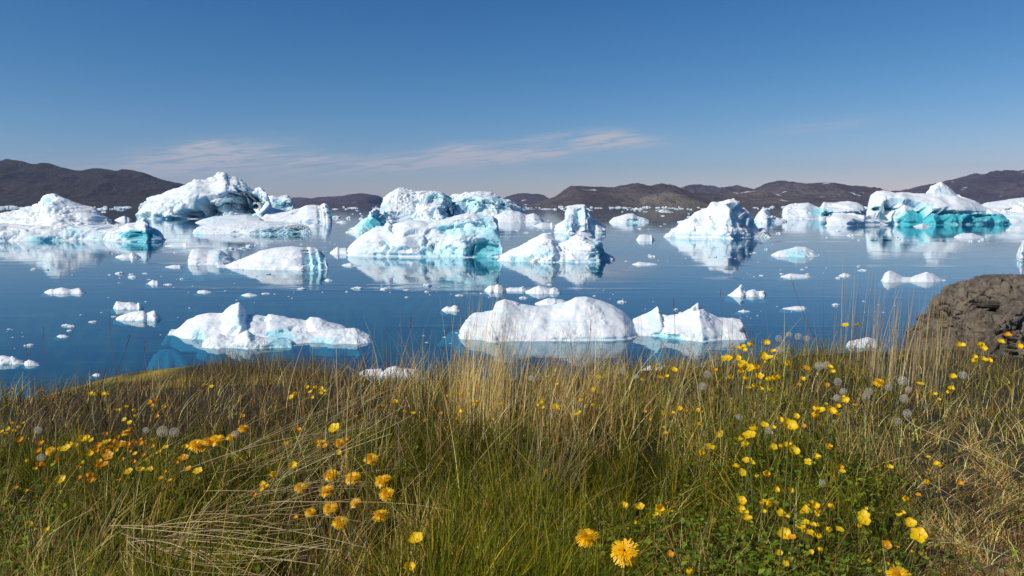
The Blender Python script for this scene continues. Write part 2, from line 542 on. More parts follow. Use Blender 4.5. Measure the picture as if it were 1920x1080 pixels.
    if origin is None:
        origin = (0.5 * (x0 + x1), 0.5 * (y0 + y1), max(zmin, 0.0) if zmin > 0 else 0.0)
    V -= np.array(origin)
    m2.vertices.foreach_set('co', V.astype(np.float32).ravel())
    a = m2.attributes.new('blue', 'FLOAT', 'POINT')
    a.data.foreach_set('value', np.clip(bl, 0, 1).astype(np.float32))
    m2.polygons.foreach_set('use_smooth', np.ones(len(m2.polygons), bool))
    m2.update()
    m2.name = name
    m2.materials.clear()
    m2.materials.append(mat)
    o = bpy.data.objects.new(name, m2)
    COL.objects.link(o)
    o.location = origin
    return o

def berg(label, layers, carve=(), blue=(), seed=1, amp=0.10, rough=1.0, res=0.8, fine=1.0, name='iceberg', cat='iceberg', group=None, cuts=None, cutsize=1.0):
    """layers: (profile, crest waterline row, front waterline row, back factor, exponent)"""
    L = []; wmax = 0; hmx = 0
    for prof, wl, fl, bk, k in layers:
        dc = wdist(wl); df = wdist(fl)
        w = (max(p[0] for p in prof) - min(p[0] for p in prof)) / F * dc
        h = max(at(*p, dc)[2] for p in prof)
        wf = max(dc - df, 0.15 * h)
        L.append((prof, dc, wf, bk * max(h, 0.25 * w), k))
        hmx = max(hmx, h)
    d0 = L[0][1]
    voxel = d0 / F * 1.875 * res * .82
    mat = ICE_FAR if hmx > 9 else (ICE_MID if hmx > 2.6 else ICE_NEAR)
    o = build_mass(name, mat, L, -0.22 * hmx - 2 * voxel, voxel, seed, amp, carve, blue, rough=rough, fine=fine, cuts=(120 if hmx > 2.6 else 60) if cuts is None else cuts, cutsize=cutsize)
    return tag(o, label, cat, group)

# ------------------------------------------------------------------ icebergs
# far left, sloping smooth slab with a crumbled right end
berg('large white iceberg cut by the left edge, smooth snow slab leaning on a crumbly peak',
     [([(-150, 410), (-60, 404), (0, 402), (25, 398), (60, 388), (76, 380), (80, 372), (85, 367), (98, 366), (115, 370), (133, 377), (155, 384), (175, 391), (193, 406), (206, 418), (215, 440)], 441, 449, 1.2, 1.7),
      ([(-150, 420), (0, 424), (60, 426), (115, 423), (140, 424), (165, 430), (190, 437), (205, 444)], 447, 452, 1.5, 2.6)],
     carve=[(186, 416, 22, 15, 60)], blue=[(80, 442, 34, 6, .75), (186, 441, 18, 7, .4), (128, 430, 12, 12, .4)], seed=3, amp=.10)
berg('small iceberg with a turquoise right half just right of the big left slab',
     [([(194, 440), (205, 431), (225, 426), (240, 420), (255, 418), (264, 410), (270, 407), (275, 420), (290, 429), (300, 437), (304, 446)], 449, 455, 1.4, 1.8)],
     carve=[(262, 441, 22, 9, 25)], blue=[(262, 442, 44, 12, .95), (285, 438, 20, 9, .9)], seed=5, amp=.12)
berg('tallest white iceberg before the dark hill, crowned with a small knob over a blue cave',
     [([(245, 402), (252, 391), (262, 383), (290, 368), (300, 365), (330, 351), (345, 347), (370, 337), (382, 339), (392, 338), (400, 335), (408, 330), (413, 325), (419, 323), (424, 331), (440, 333), (452, 336), (460, 342), (463, 350), (461, 358), (472, 360), (478, 353), (487, 351), (495, 357), (502, 372), (508, 400)], 409, 411.5, 1.1, 1.5)],
     carve=[(330, 412, 30, 8, 45), (362, 404, 36, 13, 75), (402, 394, 42, 17, 95), (440, 380, 40, 22, 100), (470, 378, 28, 16, 70), (448, 392, 12, 18, 130)], blue=[(448, 396, 10, 12, .5), (260, 404, 6, 4, .7)], seed=11, amp=.085)
berg('jagged bluish iceberg wedged behind the right end of the tallest one',
     [([(452, 404), (460, 392), (480, 381), (500, 370), (510, 366), (520, 369), (535, 367), (543, 369), (550, 384), (552, 404)], 407, 409, 1.2, 1.4)],
     carve=[(535, 388, 16, 10, 40), (490, 394, 14, 6, 30)], blue=[(520, 385, 26, 14, .45), (480, 396, 20, 6, .4)], seed=13, amp=.15)
berg('white wedge iceberg with grooved cliff, right of the tallest iceberg',
     [([(480, 413), (500, 404), (540, 396), (560, 391), (575, 385), (590, 384), (600, 386), (607, 381), (613, 384), (618, 394), (621, 413)], 413.5, 416.5, 1.6, 2.2)],
     carve=[(596, 404, 2.5, 16, 20), (608, 402, 2, 14, 16)], seed=17, amp=.05, rough=.6)
berg('low pale blue ice slab behind the long flat floe at left',
     [([(368, 416), (380, 411), (400, 406), (430, 404), (460, 403), (485, 407), (500, 416)], 417, 420, 2.0, 2.4)], blue=[(410, 412, 40, 5, .3)], seed=19, amp=.06, rough=.5)
berg('long flat iceberg with a dark blue shaded right side, before the white wedge',
     [([(366, 434), (372, 426), (385, 423), (400, 420), (440, 416), (480, 415), (500, 415), (530, 418), (555, 419), (575, 424), (577, 437)], 434, 440, 2.0, 3.2)],
     carve=[(500, 434, 30, 5, 14), (530, 432, 34, 8, 22), (558, 432, 24, 9, 30)], blue=[(375, 436, 10, 5, .6), (530, 433, 60, 9, .5)], seed=23, amp=.12)  # wide blue ellipse paints shade into the colour of the right half
berg('rounded white iceberg with fluted blue right end, alone in open water at left',
     [([(408, 506), (418, 501), (425, 497), (440, 490), (470, 478), (490, 470), (520, 464), (550, 462), (566, 464), (572, 466), (580, 463), (594, 466), (604, 472), (610, 484), (611, 498)], 499, 507, 1.3, 1.9),
      ([(393, 490), (395, 473), (400, 467), (412, 466), (430, 470), (450, 468), (470, 480), (490, 495)], 490, 497, 1.2, 2.2)],
     carve=[(573, 488, 8, 24, 45), (590, 486, 7, 22, 28), (604, 488, 7, 20, 26)], blue=[(590, 490, 22, 20, .45), (403, 490, 8, 10, .45)], seed=29, amp=.055, rough=.7)  # right-hand blue ellipse puts the fluted end's shading into the ice colour
berg('small turquoise pyramid iceberg left of the big central pair',
     [([(649, 431), (665, 426), (675, 415), (690, 400), (694, 391), (705, 391), (712, 400), (725, 409), (738, 422), (745, 434)], 434, 438, 1.2, 1.5)],
     carve=[(722, 420, 9, 12, 30)], blue=[(705, 420, 28, 18, .95), (680, 425, 16, 10, .7)], seed=31, amp=.09)
berg('big rear central iceberg with twin summits, lit left end and blue shadowed right',
     [([(716, 412), (720, 386), (723, 371), (735, 360), (750, 354), (762, 356), (780, 361), (800, 359), (820, 359), (832, 361), (842, 372), (852, 395), (858, 408)], 412, 415, 1.1, 2.2),
      ([(838, 402), (845, 368), (870, 364), (890, 361), (905, 359), (925, 362), (940, 370), (955, 375), (966, 381), (976, 389), (988, 397), (996, 410)], 410.5, 413, 1.0, 2.0)],
     carve=[(818, 374, 18, 9, 40), (842, 386, 13, 28, 80), (880, 387, 18, 18, 40), (915, 386, 22, 10, 40), (950, 392, 20, 12, 36)], blue=[(885, 385, 44, 18, .45), (935, 382, 34, 16, .45), (818, 372, 26, 14, .4), (845, 395, 20, 24, .45)], seed=37, amp=.11)  # blue ellipses tint the right part to stand in for its shadow
berg('low white ice ledge at the right foot of the twin summit iceberg',
     [([(918, 414), (930, 404), (945, 397), (960, 395), (975, 398), (985, 404), (1000, 400), (1010, 405), (1018, 413)], 414, 417, 1.4, 2.0)] , seed=39, amp=.11)
berg('front central iceberg with scooped turquoise right cliff and pointed left tip',
     [([(654, 470), (658, 462), (668, 453), (680, 443), (692, 434), (705, 427), (720, 424), (727, 416), (732, 424), (745, 418), (760, 414), (780, 413), (800, 416), (822, 414), (840, 409), (855, 404), (875, 400), (890, 402), (905, 405), (920, 405), (930, 411), (934, 440), (936, 474)], 475, 483, 1.2, 2.1)],
     carve=[(845, 430, 30, 9, 26), (880, 426, 40, 14, 26), (905, 462, 34, 14, 30), (845, 470, 18, 10, 14), (797, 472, 8, 14, 10)],
     blue=[(860, 430, 44, 15, .6), (908, 425, 26, 22, .65), (905, 466, 38, 18, 1.0), (850, 472, 40, 12, .6), (797, 472, 14, 14, .7), (727, 455, 5, 9, .8), (922, 450, 14, 34, .75), (700, 470, 40, 10, .15)], seed=41, amp=.06, cuts=90, cutsize=.7)  # upper blue ellipses are painted shade below the top, lower right ones turquoise ice
berg('low white iceberg with two humps and a bluish right end, right of the central one',
     [([(933, 486), (938, 479), (955, 470), (975, 463), (990, 455), (1005, 445), (1020, 438), (1036, 437), (1044, 450), (1060, 455), (1070, 445), (1080, 439), (1095, 442), (1110, 448), (1125, 450), (1132, 464), (1142, 476), (1152, 486)], 486, 493, 1.3, 1.9)],
     carve=[(1118, 478, 16, 12, 24), (1138, 484, 12, 7, 16), (975, 484, 16, 6, 10)], blue=[(1122, 465, 14, 20, .5), (1125, 482, 24, 9, .7), (975, 485, 22, 6, .6), (1020, 470, 30, 10, .2)], seed=43, amp=.08)
berg('small iceberg with a square tower in the middle distance, blue on its right face',
     [([(1040, 434), (1045, 421), (1056, 415), (1061, 411), (1063, 394), (1066, 386), (1080, 385), (1096, 384), (1101, 391), (1100, 409), (1112, 411), (1124, 418), (1134, 426), (1137, 436)], 435, 438, 1.1, 2.3)],
     carve=[(1088, 405, 11, 14, 26), (1086, 428, 10, 8, 16)], blue=[(1088, 405, 14, 16, .3)], seed=47, amp=.10, cuts=60, cutsize=.5)
berg('small low iceberg between the tower iceberg and the white peak at right',
     [([(1144, 414), (1150, 409), (1162, 405), (1175, 401), (1187, 401), (1195, 406), (1206, 408), (1218, 414)], 416, 418, 1.4, 2.0)], carve=[(1190, 413, 16, 4, 12)], blue=[(1190, 414, 18, 4, .5)], seed=53, amp=.12)
berg('white rough peaked iceberg right of centre with blue hollows on its right flank',
     [([(1246, 446), (1260, 431), (1275, 421), (1290, 413), (1303, 400), (1318, 393), (1328, 389), (1334, 380), (1345, 381), (1360, 377), (1372, 374), (1384, 377), (1388, 388), (1398, 396), (1408, 404), (1415, 416), (1425, 427), (1436, 433), (1445, 443)], 442.5, 448, 1.2, 1.6)],
     carve=[(1397, 412, 8, 12, 26), (1412, 420, 8, 8, 22), (1400, 424, 12, 5, 16)], blue=[(1400, 415, 14, 12, .5), (1350, 425, 30, 14, .12)], seed=59, amp=.085)
berg('small white iceberg peeking out behind the right flank of the rough peak',
     [([(1416, 412), (1422, 400), (1430, 391), (1440, 390), (1448, 400), (1456, 408), (1470, 412), (1476, 416)], 415.5, 418, 1.2, 1.8)], carve=[(1450, 412, 10, 5, 16)], blue=[(1450, 413, 10, 5, .5)], seed=61, amp=.1)
berg('flat topped iceberg with a dark blue lower right side, left of the turquoise berg',
     [([(1471, 404), (1473, 389), (1480, 384), (1500, 382), (1515, 381), (1528, 387), (1540, 391), (1544, 379), (1550, 381), (1570, 380), (1590, 378), (1605, 380), (1617, 386), (1622, 404)], 408.5, 411, 1.3, 2.6)],
     carve=[(1592, 404, 36, 8, 60), (1556, 402, 20, 6, 30)], blue=[(1540, 398, 26, 8, .75), (1595, 404, 38, 10, .8)], seed=67, amp=.09)
berg('huge turquoise based iceberg at right with a smooth rounded white knob on top',
     [([(1624, 416), (1628, 402), (1631, 384), (1635, 367), (1645, 360), (1662, 359), (1680, 363), (1692, 361), (1715, 364), (1742, 365), (1760, 364), (1790, 367), (1808, 372), (1826, 377), (1838, 386), (1852, 391), (1868, 397), (1884, 406), (1892, 416)], 418.5, 422, 1.3, 3.6),
      ([(1742, 378), (1747, 359), (1755, 350), (1766, 343), (1776, 340), (1786, 346), (1795, 357), (1803, 366), (1812, 380)], 418.8, 419.6, .5, 1.6),
      ([(1618, 417), (1632, 402), (1650, 399), (1668, 400), (1690, 405), (1700, 415)], 421.5, 424, 1.0, 2.8)],
     carve=[(1662, 392, 22, 4, 40), (1782, 398, 60, 3, 24), (1850, 404, 30, 3, 20)],
     blue=[(1660, 391, 30, 6, .8), (1722, 411, 46, 20, 1.5), (1780, 414, 84, 17, 1.6), (1850, 415, 64, 16, 1.6), (1735, 388, 18, 8, .5)], seed=71, amp=.045, rough=.9)
berg('white iceberg cut by the right edge, standing behind the turquoise one',
     [([(1832, 400), (1840, 384), (1855, 380), (1875, 377), (1900, 373), (1920, 371), (1980, 374), (2060, 385), (2080, 410)], 411, 415, 1.4, 2.2)], carve=[(1900, 394, 16, 7, 20)], blue=[(1880, 404, 40, 5, .35)], seed=73, amp=.07)
berg('small low floe in open water with a turquoise middle, right of centre',
     [([(1446, 478), (1460, 471), (1480, 467), (1495, 463), (1510, 464), (1525, 470), (1537, 477)], 478, 482, 1.6, 2.0)], blue=[(1492, 475, 22, 8, .7), (1530, 475, 8, 4, .5)], seed=79, amp=.12)
berg('long low floe with a knob at each end, behind the tall reeds at right',
     [([(1654, 522), (1660, 511), (1668, 507), (1680, 512), (1692, 519), (1708, 520), (1722, 515), (1737, 510), (1750, 514), (1762, 521), (1774, 530)], 525, 530, 1.0, 2.0)], seed=83, amp=.07, rough=.5)
berg('small white floe with a shark fin peak, right of the big near iceberg',
     [([(1364, 554), (1376, 546), (1385, 538), (1389, 533), (1394, 537), (1399, 546), (1412, 542), (1420, 546), (1434, 545), (1438, 553)], 553, 558, 1.0, 1.7)], seed=89, amp=.06, rough=.5)
# nearest pair
berg('biggest near iceberg, broad white dome joined to a pointed white peak on its right',
     [([(872, 604), (880, 592), (888, 587), (925, 581), (930, 566), (948, 561), (975, 570), (1000, 574), (1035, 573), (1060, 566), (1080, 557), (1100, 556), (1125, 564), (1150, 574), (1168, 584), (1182, 599), (1196, 617), (1214, 637)], 621, 641, .9, 1.5),
      ([(1176, 612), (1186, 596), (1200, 591), (1216, 585), (1233, 573), (1239, 590), (1240, 606), (1246, 628)], 618, 632, .8, 1.7),
      ([(1226, 626), (1234, 611), (1248, 596), (1273, 589), (1294, 577), (1306, 566), (1318, 577), (1334, 590), (1347, 596), (1370, 597), (1387, 598), (1393, 608), (1390, 622)], 622, 642, .9, 1.8)],
     carve=[(1252, 628, 26, 8, 20)], blue=[(1228, 606, 12, 22, .3), (1254, 630, 30, 7, .8), (1040, 634, 110, 3.5, .4), (905, 632, 20, 6, .25)], seed=97, amp=.05, rough=.75, res=1.0, cuts=40, cutsize=.6)
berg('near left iceberg of rounded white lumps with melt pools and one sharp tooth',
     [([(318, 630), (330, 618), (340, 612), (350, 601), (370, 592), (390, 588), (418, 588), (424, 580), (436, 573), (448, 567), (457, 578), (464, 590), (480, 590), (500, 594), (505, 589), (520, 591), (545, 597), (575, 602), (583, 596), (600, 596), (615, 603), (640, 610), (655, 618), (672, 626)], 622, 640, .8, 1.7),
      ([(330, 642), (345, 632), (362, 628), (380, 632), (394, 634), (405, 625), (416, 619), (428, 629), (445, 634), (480, 633), (500, 640)], 646, 656, 1.3, 2.0),
      ([(440, 642), (480, 628), (530, 622), (560, 626), (600, 618), (640, 616), (668, 628)], 634, 646, 1.0, 2.0)],
     carve=[(520, 626, 22, 9, 14), (375, 630, 12, 12, 14)], blue=[(525, 624, 30, 9, .75), (375, 630, 16, 16, .55), (445, 596, 12, 8, .3), (600, 628, 24, 6, .5), (480, 655, 60, 5, .35), (340, 645, 14, 10, .5)], seed=101, amp=.09, rough=.55, res=1.0, cuts=45, cutsize=.8)

# ------------------------------------------------------------------ smaller floes, each with its own look
def floe(label, x0, x1, top, wl, bumps, seed, blue=(), k=1.9, amp=.11, group=None, res=.75):
    top = wl - (wl - top) * .88
    rr_ = random.Random(seed)
    bumps = [(a + rr_.uniform(-.05, .05), b * rr_.uniform(.8, 1.08)) for a, b in bumps]
    bumps = sorted(bumps + [(rr_.uniform(.08, .92), rr_.uniform(.5, .9)) for _ in range(2)])
    pts = [(x0, wl - .15 * (wl - top))] + [(x0 + (x1 - x0) * a, wl - (wl - top) * b) for a, b in bumps] + [(x1, wl - .15 * (wl - top))]
    return berg(label, [(pts, wl - .3 * (wl - top) * .25, wl + 1.2 + .12 * (wl - top), 1.4, 2.6)], blue=blue, seed=seed, amp=amp, rough=1.1, res=res, name='ice_floe', cat='ice floe', group=group)
fl = [
 ('narrow white floe with a tiny hump, afloat below the big left slab', 84, 160, 536, 549, [(.2, .7), (.4, 1), (.6, .55), (.9, .8)]),
 ('pinkish flat floe, upper one of two stacked left of the lumpy near iceberg', 213, 270, 563, 578, [(.1, .95), (.5, 1), (.85, .8)]),
 ('long low floe with a notch, lower one of two left of the lumpy near iceberg', 218, 302, 578, 599, [(.2, .6), (.45, .85), (.62, 1), (.75, .75)]),
 ('tiny grey floe low in the dark water at left', 107, 128, 626, 631, [(.4, 1), (.7, .7)]),
 ('flat floe cut by the left edge just above the grass', -25, 45, 664, 681, [(.3, .9), (.7, 1)]),
 ('small triangular floe beside the flat one at the left edge', 45, 74, 673, 684, [(.3, 1), (.7, .8)]),
 ('white crumb of ice just above the mossy knoll', 173, 188, 699, 704, [(.5, 1)]),
 ('small oval floe between the left slab and the lone rounded iceberg', 277, 302, 524, 532, [(.4, 1), (.7, .9)]),
 ('round hummock of ice under the front central iceberg', 909, 948, 527, 546, [(.3, .8), (.6, 1), (.85, .6)]),
 ('thin ice raft beside the round hummock under the central iceberg', 940, 990, 537, 545, [(.3, .8), (.7, 1)]),
 ('lumpy floe at the right end of the row under the central iceberg', 986, 1052, 533, 549, [(.2, .8), (.4, 1), (.7, .55), (.9, .6)]),
 ('low white floe just behind the crest of the biggest near iceberg', 1004, 1068, 554, 571, [(.3, .7), (.6, 1), (.8, .6)]),
 ('small loaf shaped floe left of the biggest near iceberg', 829, 865, 570, 582, [(.3, .8), (.65, 1)]),
 ('small white floe touching the left tip of the front central iceberg', 619, 658, 461, 475, [(.35, 1), (.7, .8)]),
 ('square white lump of ice below the small low iceberg', 1194, 1226, 436, 450, [(.2, .8), (.5, 1), (.85, .9)]),
 ('thin floe left of the reflection of the rough peak', 1186, 1232, 490, 496, [(.3, 1), (.7, .7)]),
 ('long flat sliver of ice below the floe with a turquoise middle', 1464, 1520, 512, 519, [(.3, 1), (.7, .8)]),
 ('short sliver of ice right of the long flat one', 1573, 1596, 511, 517, [(.5, 1)]),
 ('floe half hidden by the grass crest at centre left, low part', 672, 722, 688, 702, [(.2, .5), (.5, .8), (.8, 1)]),
 ('floe with a small dome rising behind the grass crest at centre left', 712, 792, 680, 706, [(.15, .7), (.35, 1), (.5, .7), (.85, .65)]),
 ('floe half hidden by grass right of the biggest near iceberg', 1198, 1262, 681, 700, [(.2, .8), (.5, .6), (.8, 1)]),
 ('floe half hidden by the reeds beside the rock', 1586, 1650, 629, 650, [(.25, .6), (.6, 1), (.85, .7)]),
 ('low floe under the small turquoise left iceberg', 217, 264, 471, 483, [(.3, .7), (.65, 1)]),
 ('thin flat floe left of the lone rounded iceberg', 310, 342, 495, 501, [(.5, 1)]),
 ('thin pink sliver below the lone rounded iceberg', 370, 396, 543, 548, [(.5, 1)]),
 ('pale sliver right of the thin pink one', 453, 482, 548, 554, [(.5, 1)]),
 ('dot of white ice above the lumpy near iceberg', 609, 624, 521, 526, [(.5, 1)]),
 ('thin floe left of the tip reflection of the central iceberg', 640, 676, 492, 498, [(.5, 1)]),
 ('thin floe under the shark fin floe', 1384, 1406, 579, 584, [(.5, 1)]),
 ('long dull sliver right of the shark fin floe', 1468, 1512, 573, 579, [(.6, 1)]),
 ('white block at the right edge before the far right iceberg', 1908, 1950, 444, 484, [(.3, .9), (.6, 1)]),
 ('flat white floe in front of the turquoise base', 1790, 1842, 434, 445, [(.2, .7), (.6, 1)]),
 ('thin white raft at the left end of the turquoise base', 1713, 1746, 418, 425, [(.5, 1)]),
 ('wide white raft right of the turquoise base', 1888, 1960, 422, 432, [(.3, 1), (.7, .8)]),
 ('long low floe before the flat topped iceberg', 1560, 1645, 422, 440, [(.3, .4), (.6, .5)]),
 ('low crumbly floe in front of the wide gap left of the long flat iceberg', 310, 395, 455, 462, [(.2, .6), (.4, 1), (.7, .6)]),
 ('small crumb cluster left of the tallest iceberg', 216, 246, 404, 413, [(.3, .8), (.6, 1)]),
 ('thin floe at the foot of the white wedge', 578, 604, 418, 424, [(.5, 1)]),
 ('low slab of ice just left of the tower iceberg', 1001, 1046, 415, 424, [(.3, .9), (.7, 1)]),
 ('grey low floe right of the low two humped iceberg', 1080, 1110, 433, 441, [(.5, 1)]),
 ('small bright floe left of the tower iceberg', 630, 652, 412, 417, [(.5, 1)]),
]
fl = [f for f in fl if 'long low floe before the flat' not in f[0]]
for i, (lab, a, b, top, wl, bp) in enumerate(fl):
    floe(lab, a, b, top, wl, bp, 200 + 7 * i)

# ice strewn along the far shore
def chip_mesh(seed, n=14):
    r = random.Random(seed)
    bm_v = []; rings = [(0.0, 1.0), (0.45, .92), (.8, .6), (1.0, .2)]
    ph = [r.uniform(.65, 1.25) for _ in range(n)]
    for z, s in rings:
        for i in range(n):
            a = 2 * math.pi * i / n
            q = s * ph[i] * r.uniform(.85, 1.15)
            bm_v.append((q * math.cos(a), q * math.sin(a) * .8, (z * r.uniform(.55, 1.25)) if z else -.3))
    fs = []
    for k in range(len(rings) - 1):
        for i in range(n):
            fs.append((k * n + i, k * n + (i + 1) % n, (k + 1) * n + (i + 1) % n, (k + 1) * n + i))
    c = len(bm_v)
    bm_v.append((0, 0, r.uniform(.8, 1.3)))
    top = [((len(rings) - 1) * n + i, (len(rings) - 1) * n + (i + 1) % n, c) for i in range(n)]
    me = bpy.data.meshes.new('chip')
    me.from_pydata(bm_v, [], fs + top + [tuple(range(n - 1, -1, -1))])
    me.update()
    me.materials.append(ICE_NEAR if seed < 100 else ICE_FAR)
    return me
SHORE = [chip_mesh(100 + k) for k in range(6)]
CHIPS = [chip_mesh(k) for k in range(8)]
def chip(name, me, px, wl, wpx, hpx, label, cat, group):
    d = wdist(wl)
    o = bpy.data.objects.new(name, me)
    COL.objects.link(o)
    x, y, _ = at(px, wl, d)
    o.location = (x, y, 0)
    k = d / F
    o.scale = (wpx * k / 2, wpx * k / 2 * random.uniform(.6, 1), hpx * k)
    o.rotation_euler = (0, 0, random.uniform(-.5, .5) + (math.pi if random.random() < .5 else 0))
    tag(o, label, cat, group)
shore_segs = [(-40, 35, 9, 7), (0, 60, 6, 4), (185, 250, 12, 6), (160, 190, 4, 5), (625, 715, 14, 3.2), (555, 640, 6, 2.5), (985, 1090, 16, 4), (1090, 1200, 16, 4), (1150, 1275, 22, 4), (1240, 1330, 10, 3.5), (1375, 1480, 16, 5), (1575, 1640, 8, 4), (930, 1010, 6, 3)]
for a, b, n, hh in shore_segs:
    for i in range(n):
        chip('distant_floe', random.choice(SHORE), random.uniform(a, b), random.uniform(388, 392.5) if random.random() < .8 else random.uniform(392, 398), random.choice([3, 4, 5, 6, 8, 11, 16, 26]), random.uniform(.18, .55) * hh,
             'one of the far scraps of ice strung along the opposite shore', 'distant floe', 'far ice strung along the opposite shore')
lanes = [(40, 470, 640, 462, 26), (280, 640, 500, 500, 10), (600, 540, 1060, 552, 26), (520, 450, 700, 470, 8), (930, 430, 1260, 424, 22), (1160, 490, 1560, 470, 24), (1380, 520, 1640, 505, 16), (1440, 440, 1900, 452, 22),
         (60, 500, 420, 540, 22), (100, 620, 320, 560, 14), (1000, 520, 1330, 600, 14), (700, 600, 900, 640, 9), (1200, 405, 1480, 420, 14), (600, 402, 720, 410, 8), (1560, 560, 1760, 590, 8), (1380, 600, 1540, 560, 8), (380, 570, 640, 545, 10), (0, 590, 120, 700, 8)]
for xa, ya, xb, yb, n in lanes:
    for i in range(int(n * 1.05)):
        q = random.betavariate(1.4, 1.4)
        py = ya + (yb - ya) * q + random.gauss(0, 5 + .02 * abs(ya - 385))
        if py < 398: continue
        w = random.choice([3, 3, 4, 4, 5, 6, 8, 11, 17])
        chip('ice_chip', random.choice(CHIPS), xa + (xb - xa) * q + random.gauss(0, 22), py, w, random.uniform(.08, .22) * w + .3,
             'tiny loose chip of ice drifting on open water', 'ice chip', 'tiny ice chips drifting on the open water')

# ice seen just under the surface beside the two nearest bergs
def underwater(host, x0, x1, py0, py1, depth, seed):
    d0, d1 = wdist(py0), wdist(py1)
    r = np.random.default_rng(seed)
    n, k = 40, 8
    V = []
    for i in range(k):
        q = 1 - i / k
        for j in range(n):
            a = 2 * math.pi * j / n
            w = q * (1 + .16 * math.sin(3 * a + seed) + .10 * math.sin(7 * a + 2 * seed))
            px = .5 * (x0 + x1) + .5 * (x1 - x0) * w * math.cos(a)
            d = .5 * (d0 + d1) + .5 * (d0 - d1) * w * math.sin(a)
            X, Y, _ = at(px, py0, d)
            V.append((X, Y, -depth - (1.2 * q ** 3 + .12 * r.normal() * .3)))
    f = [(i * n + j, i * n + (j + 1) % n, (i + 1) * n + (j + 1) % n, (i + 1) * n + j) for i in range(k - 1) for j in range(n)]
    V = np.array(V) - np.array(host.location)
    me = bpy.data.meshes.new('underwater_foot')
    top = list(range((k - 1) * n, k * n))
    me.from_pydata([tuple(v) for v in V], [], [tuple(q) for q in f] + [tuple(top), tuple(range(n - 1, -1, -1))])
    me.update()
    at_ = me.attributes.new('blue', 'FLOAT', 'POINT')
    at_.data.foreach_set('value', np.full(len(V), .80, np.float32))
    me.polygons.foreach_set('use_smooth', [len(p.vertices) == 4 for p in me.polygons])
    link('underwater_foot', me, ICE_NEAR, host)
hosts = {o['label'][:10]: o for o in COL.objects if o.get('category') == 'iceberg'}
underwater(hosts['near left '], 272, 356, 642, 661, .16, 3)
underwater(hosts['biggest ne'], 832, 960, 600, 622, .10, 5)
underwater(hosts['biggest ne'], 1205, 1300, 618, 648, .08, 7)
underwater(hosts['rounded wh'], 330, 420, 490, 508, .12, 9)
underwater(hosts['huge turqu'], 1680, 1900, 424, 438, .15, 11)


# ------------------------------------------------------------------ far hills
def hill(name, label, prof, dist, depth, mat, seed, rough=0.22, step=2.0):
    xs = np.array([p[0] for p in prof], float)
    pxs = np.arange(xs[0], xs[-1] + step, step)
    pys = np.interp(pxs, xs, [p[1] for p in prof])
    pys = pys + np.minimum(np.maximum(388.5 - pys, 0) * .09, 3.2) * fbm(np.stack([pxs / 26, pxs * 0, pxs * 0], 1), seed + 200, 5)
    crest = np.array([at(a, b, dist)[2] for a, b in zip(pxs, pys)])
    Xc = np.array([at(a, 400, dist)[0] for a in pxs])
    nr = 110
    tt = np.linspace(-1, 0.8, nr)
    X = np.tile(Xc, (nr, 1)); T = np.tile(tt[:, None], (1, len(Xc)))
    Yd = dist + T * depth
    P = np.stack([X.ravel() / 600, Yd.ravel() / 600, np.zeros(X.size)], 1)
    n = fbm(P, seed, 6, True).reshape(X.shape)
    n2 = fbm(P * 3.1, seed + 40, 5).reshape(X.shape)
    base = (1 - np.abs(T) ** 1.5)
    hm = crest.max()
    edge = 1 - np.abs(T)
    gul = fbm(np.stack([X.ravel() / 260, Yd.ravel() / 900, np.zeros(X.size)], 1), seed + 70, 5, True).reshape(X.shape)
    Z = crest[None, :] * base - crest[None, :] * 0.34 * (0.5 - 0.5 * gul) * np.minimum(np.abs(T) * 3, 1) * np.minimum(edge * 4, 1) + crest[None, :] * 0.09 * fbm(P * 7, seed + 90, 4).reshape(X.shape) * np.minimum(edge * 4, 1) + hm * (rough * n * np.abs(T) * 1.4 * edge + rough * 0.25 * n2 * np.minimum(edge * 2, 1) * (0.25 + np.abs(T)))
    Z = np.where(edge < 0.02, -6, Z) - 4
    me = mesh_np(name, np.stack([X.ravel(), Yd.ravel(), Z.ravel()], 1), grid_faces(*X.shape))
    return tag(link(name, me, mat), label, 'hill', kind='structure')

HM_DARK = hill_material('dark_moor', (0.032, 0.022, 0.015), (0.062, 0.050, 0.020), (0.078, 0.056, 0.036))
HM_BROWN = hill_material('brown_moor', (0.10, 0.072, 0.06), (0.165, 0.125, 0.10), (0.235, 0.19, 0.15), 0.76)
HM_TAN = hill_material('tan_moor', (0.19, 0.145, 0.10), (0.26, 0.205, 0.145), (0.33, 0.275, 0.20))
HM_PURP = hill_material('bare_far_rock', (0.095, 0.072, 0.075), (0.13, 0.10, 0.10), (0.17, 0.135, 0.13), 0.765)
HM_RED = hill_material('rusty_shore', (0.10, 0.06, 0.045), (0.13, 0.08, 0.06), (0.16, 0.11, 0.08))

hill('hill', 'dark moorland hill at the left', [(-500, 330), (-300, 312), (-150, 304), (0, 300), (25, 298), (60, 302), (100, 308), (135, 314), (160, 317), (190, 314), (215, 316), (250, 319), (280, 326), (300, 334), (320, 339), (345, 346), (380, 357), (430, 373), (470, 387), (480, 389)], 4300, 1000, HM_DARK, 3)
hill('hill', 'low blue far hill in the centre left', [(520, 386), (535, 374), (560, 368), (590, 371), (610, 368), (640, 366), (670, 363), (690, 362), (705, 364), (715, 371), (722, 384), (728, 387)], 8200, 1500, HM_PURP, 9, 0.12, 2.0)
hill('hill', 'rusty low shore at the foot of the far hill', [(520, 387), (560, 384), (600, 379), (640, 381), (680, 378), (700, 381), (725, 386), (735, 387.5)], 6300, 500, HM_RED, 12, 0.2, 2.0)
hill('hill', 'small blue far hill in the centre', [(900, 386), (930, 376), (950, 368), (965, 364), (985, 361), (1005, 362), (1018, 364), (1028, 371), (1060, 374), (1090, 386)], 8600, 1500, HM_PURP, 15, 0.12, 2.0)
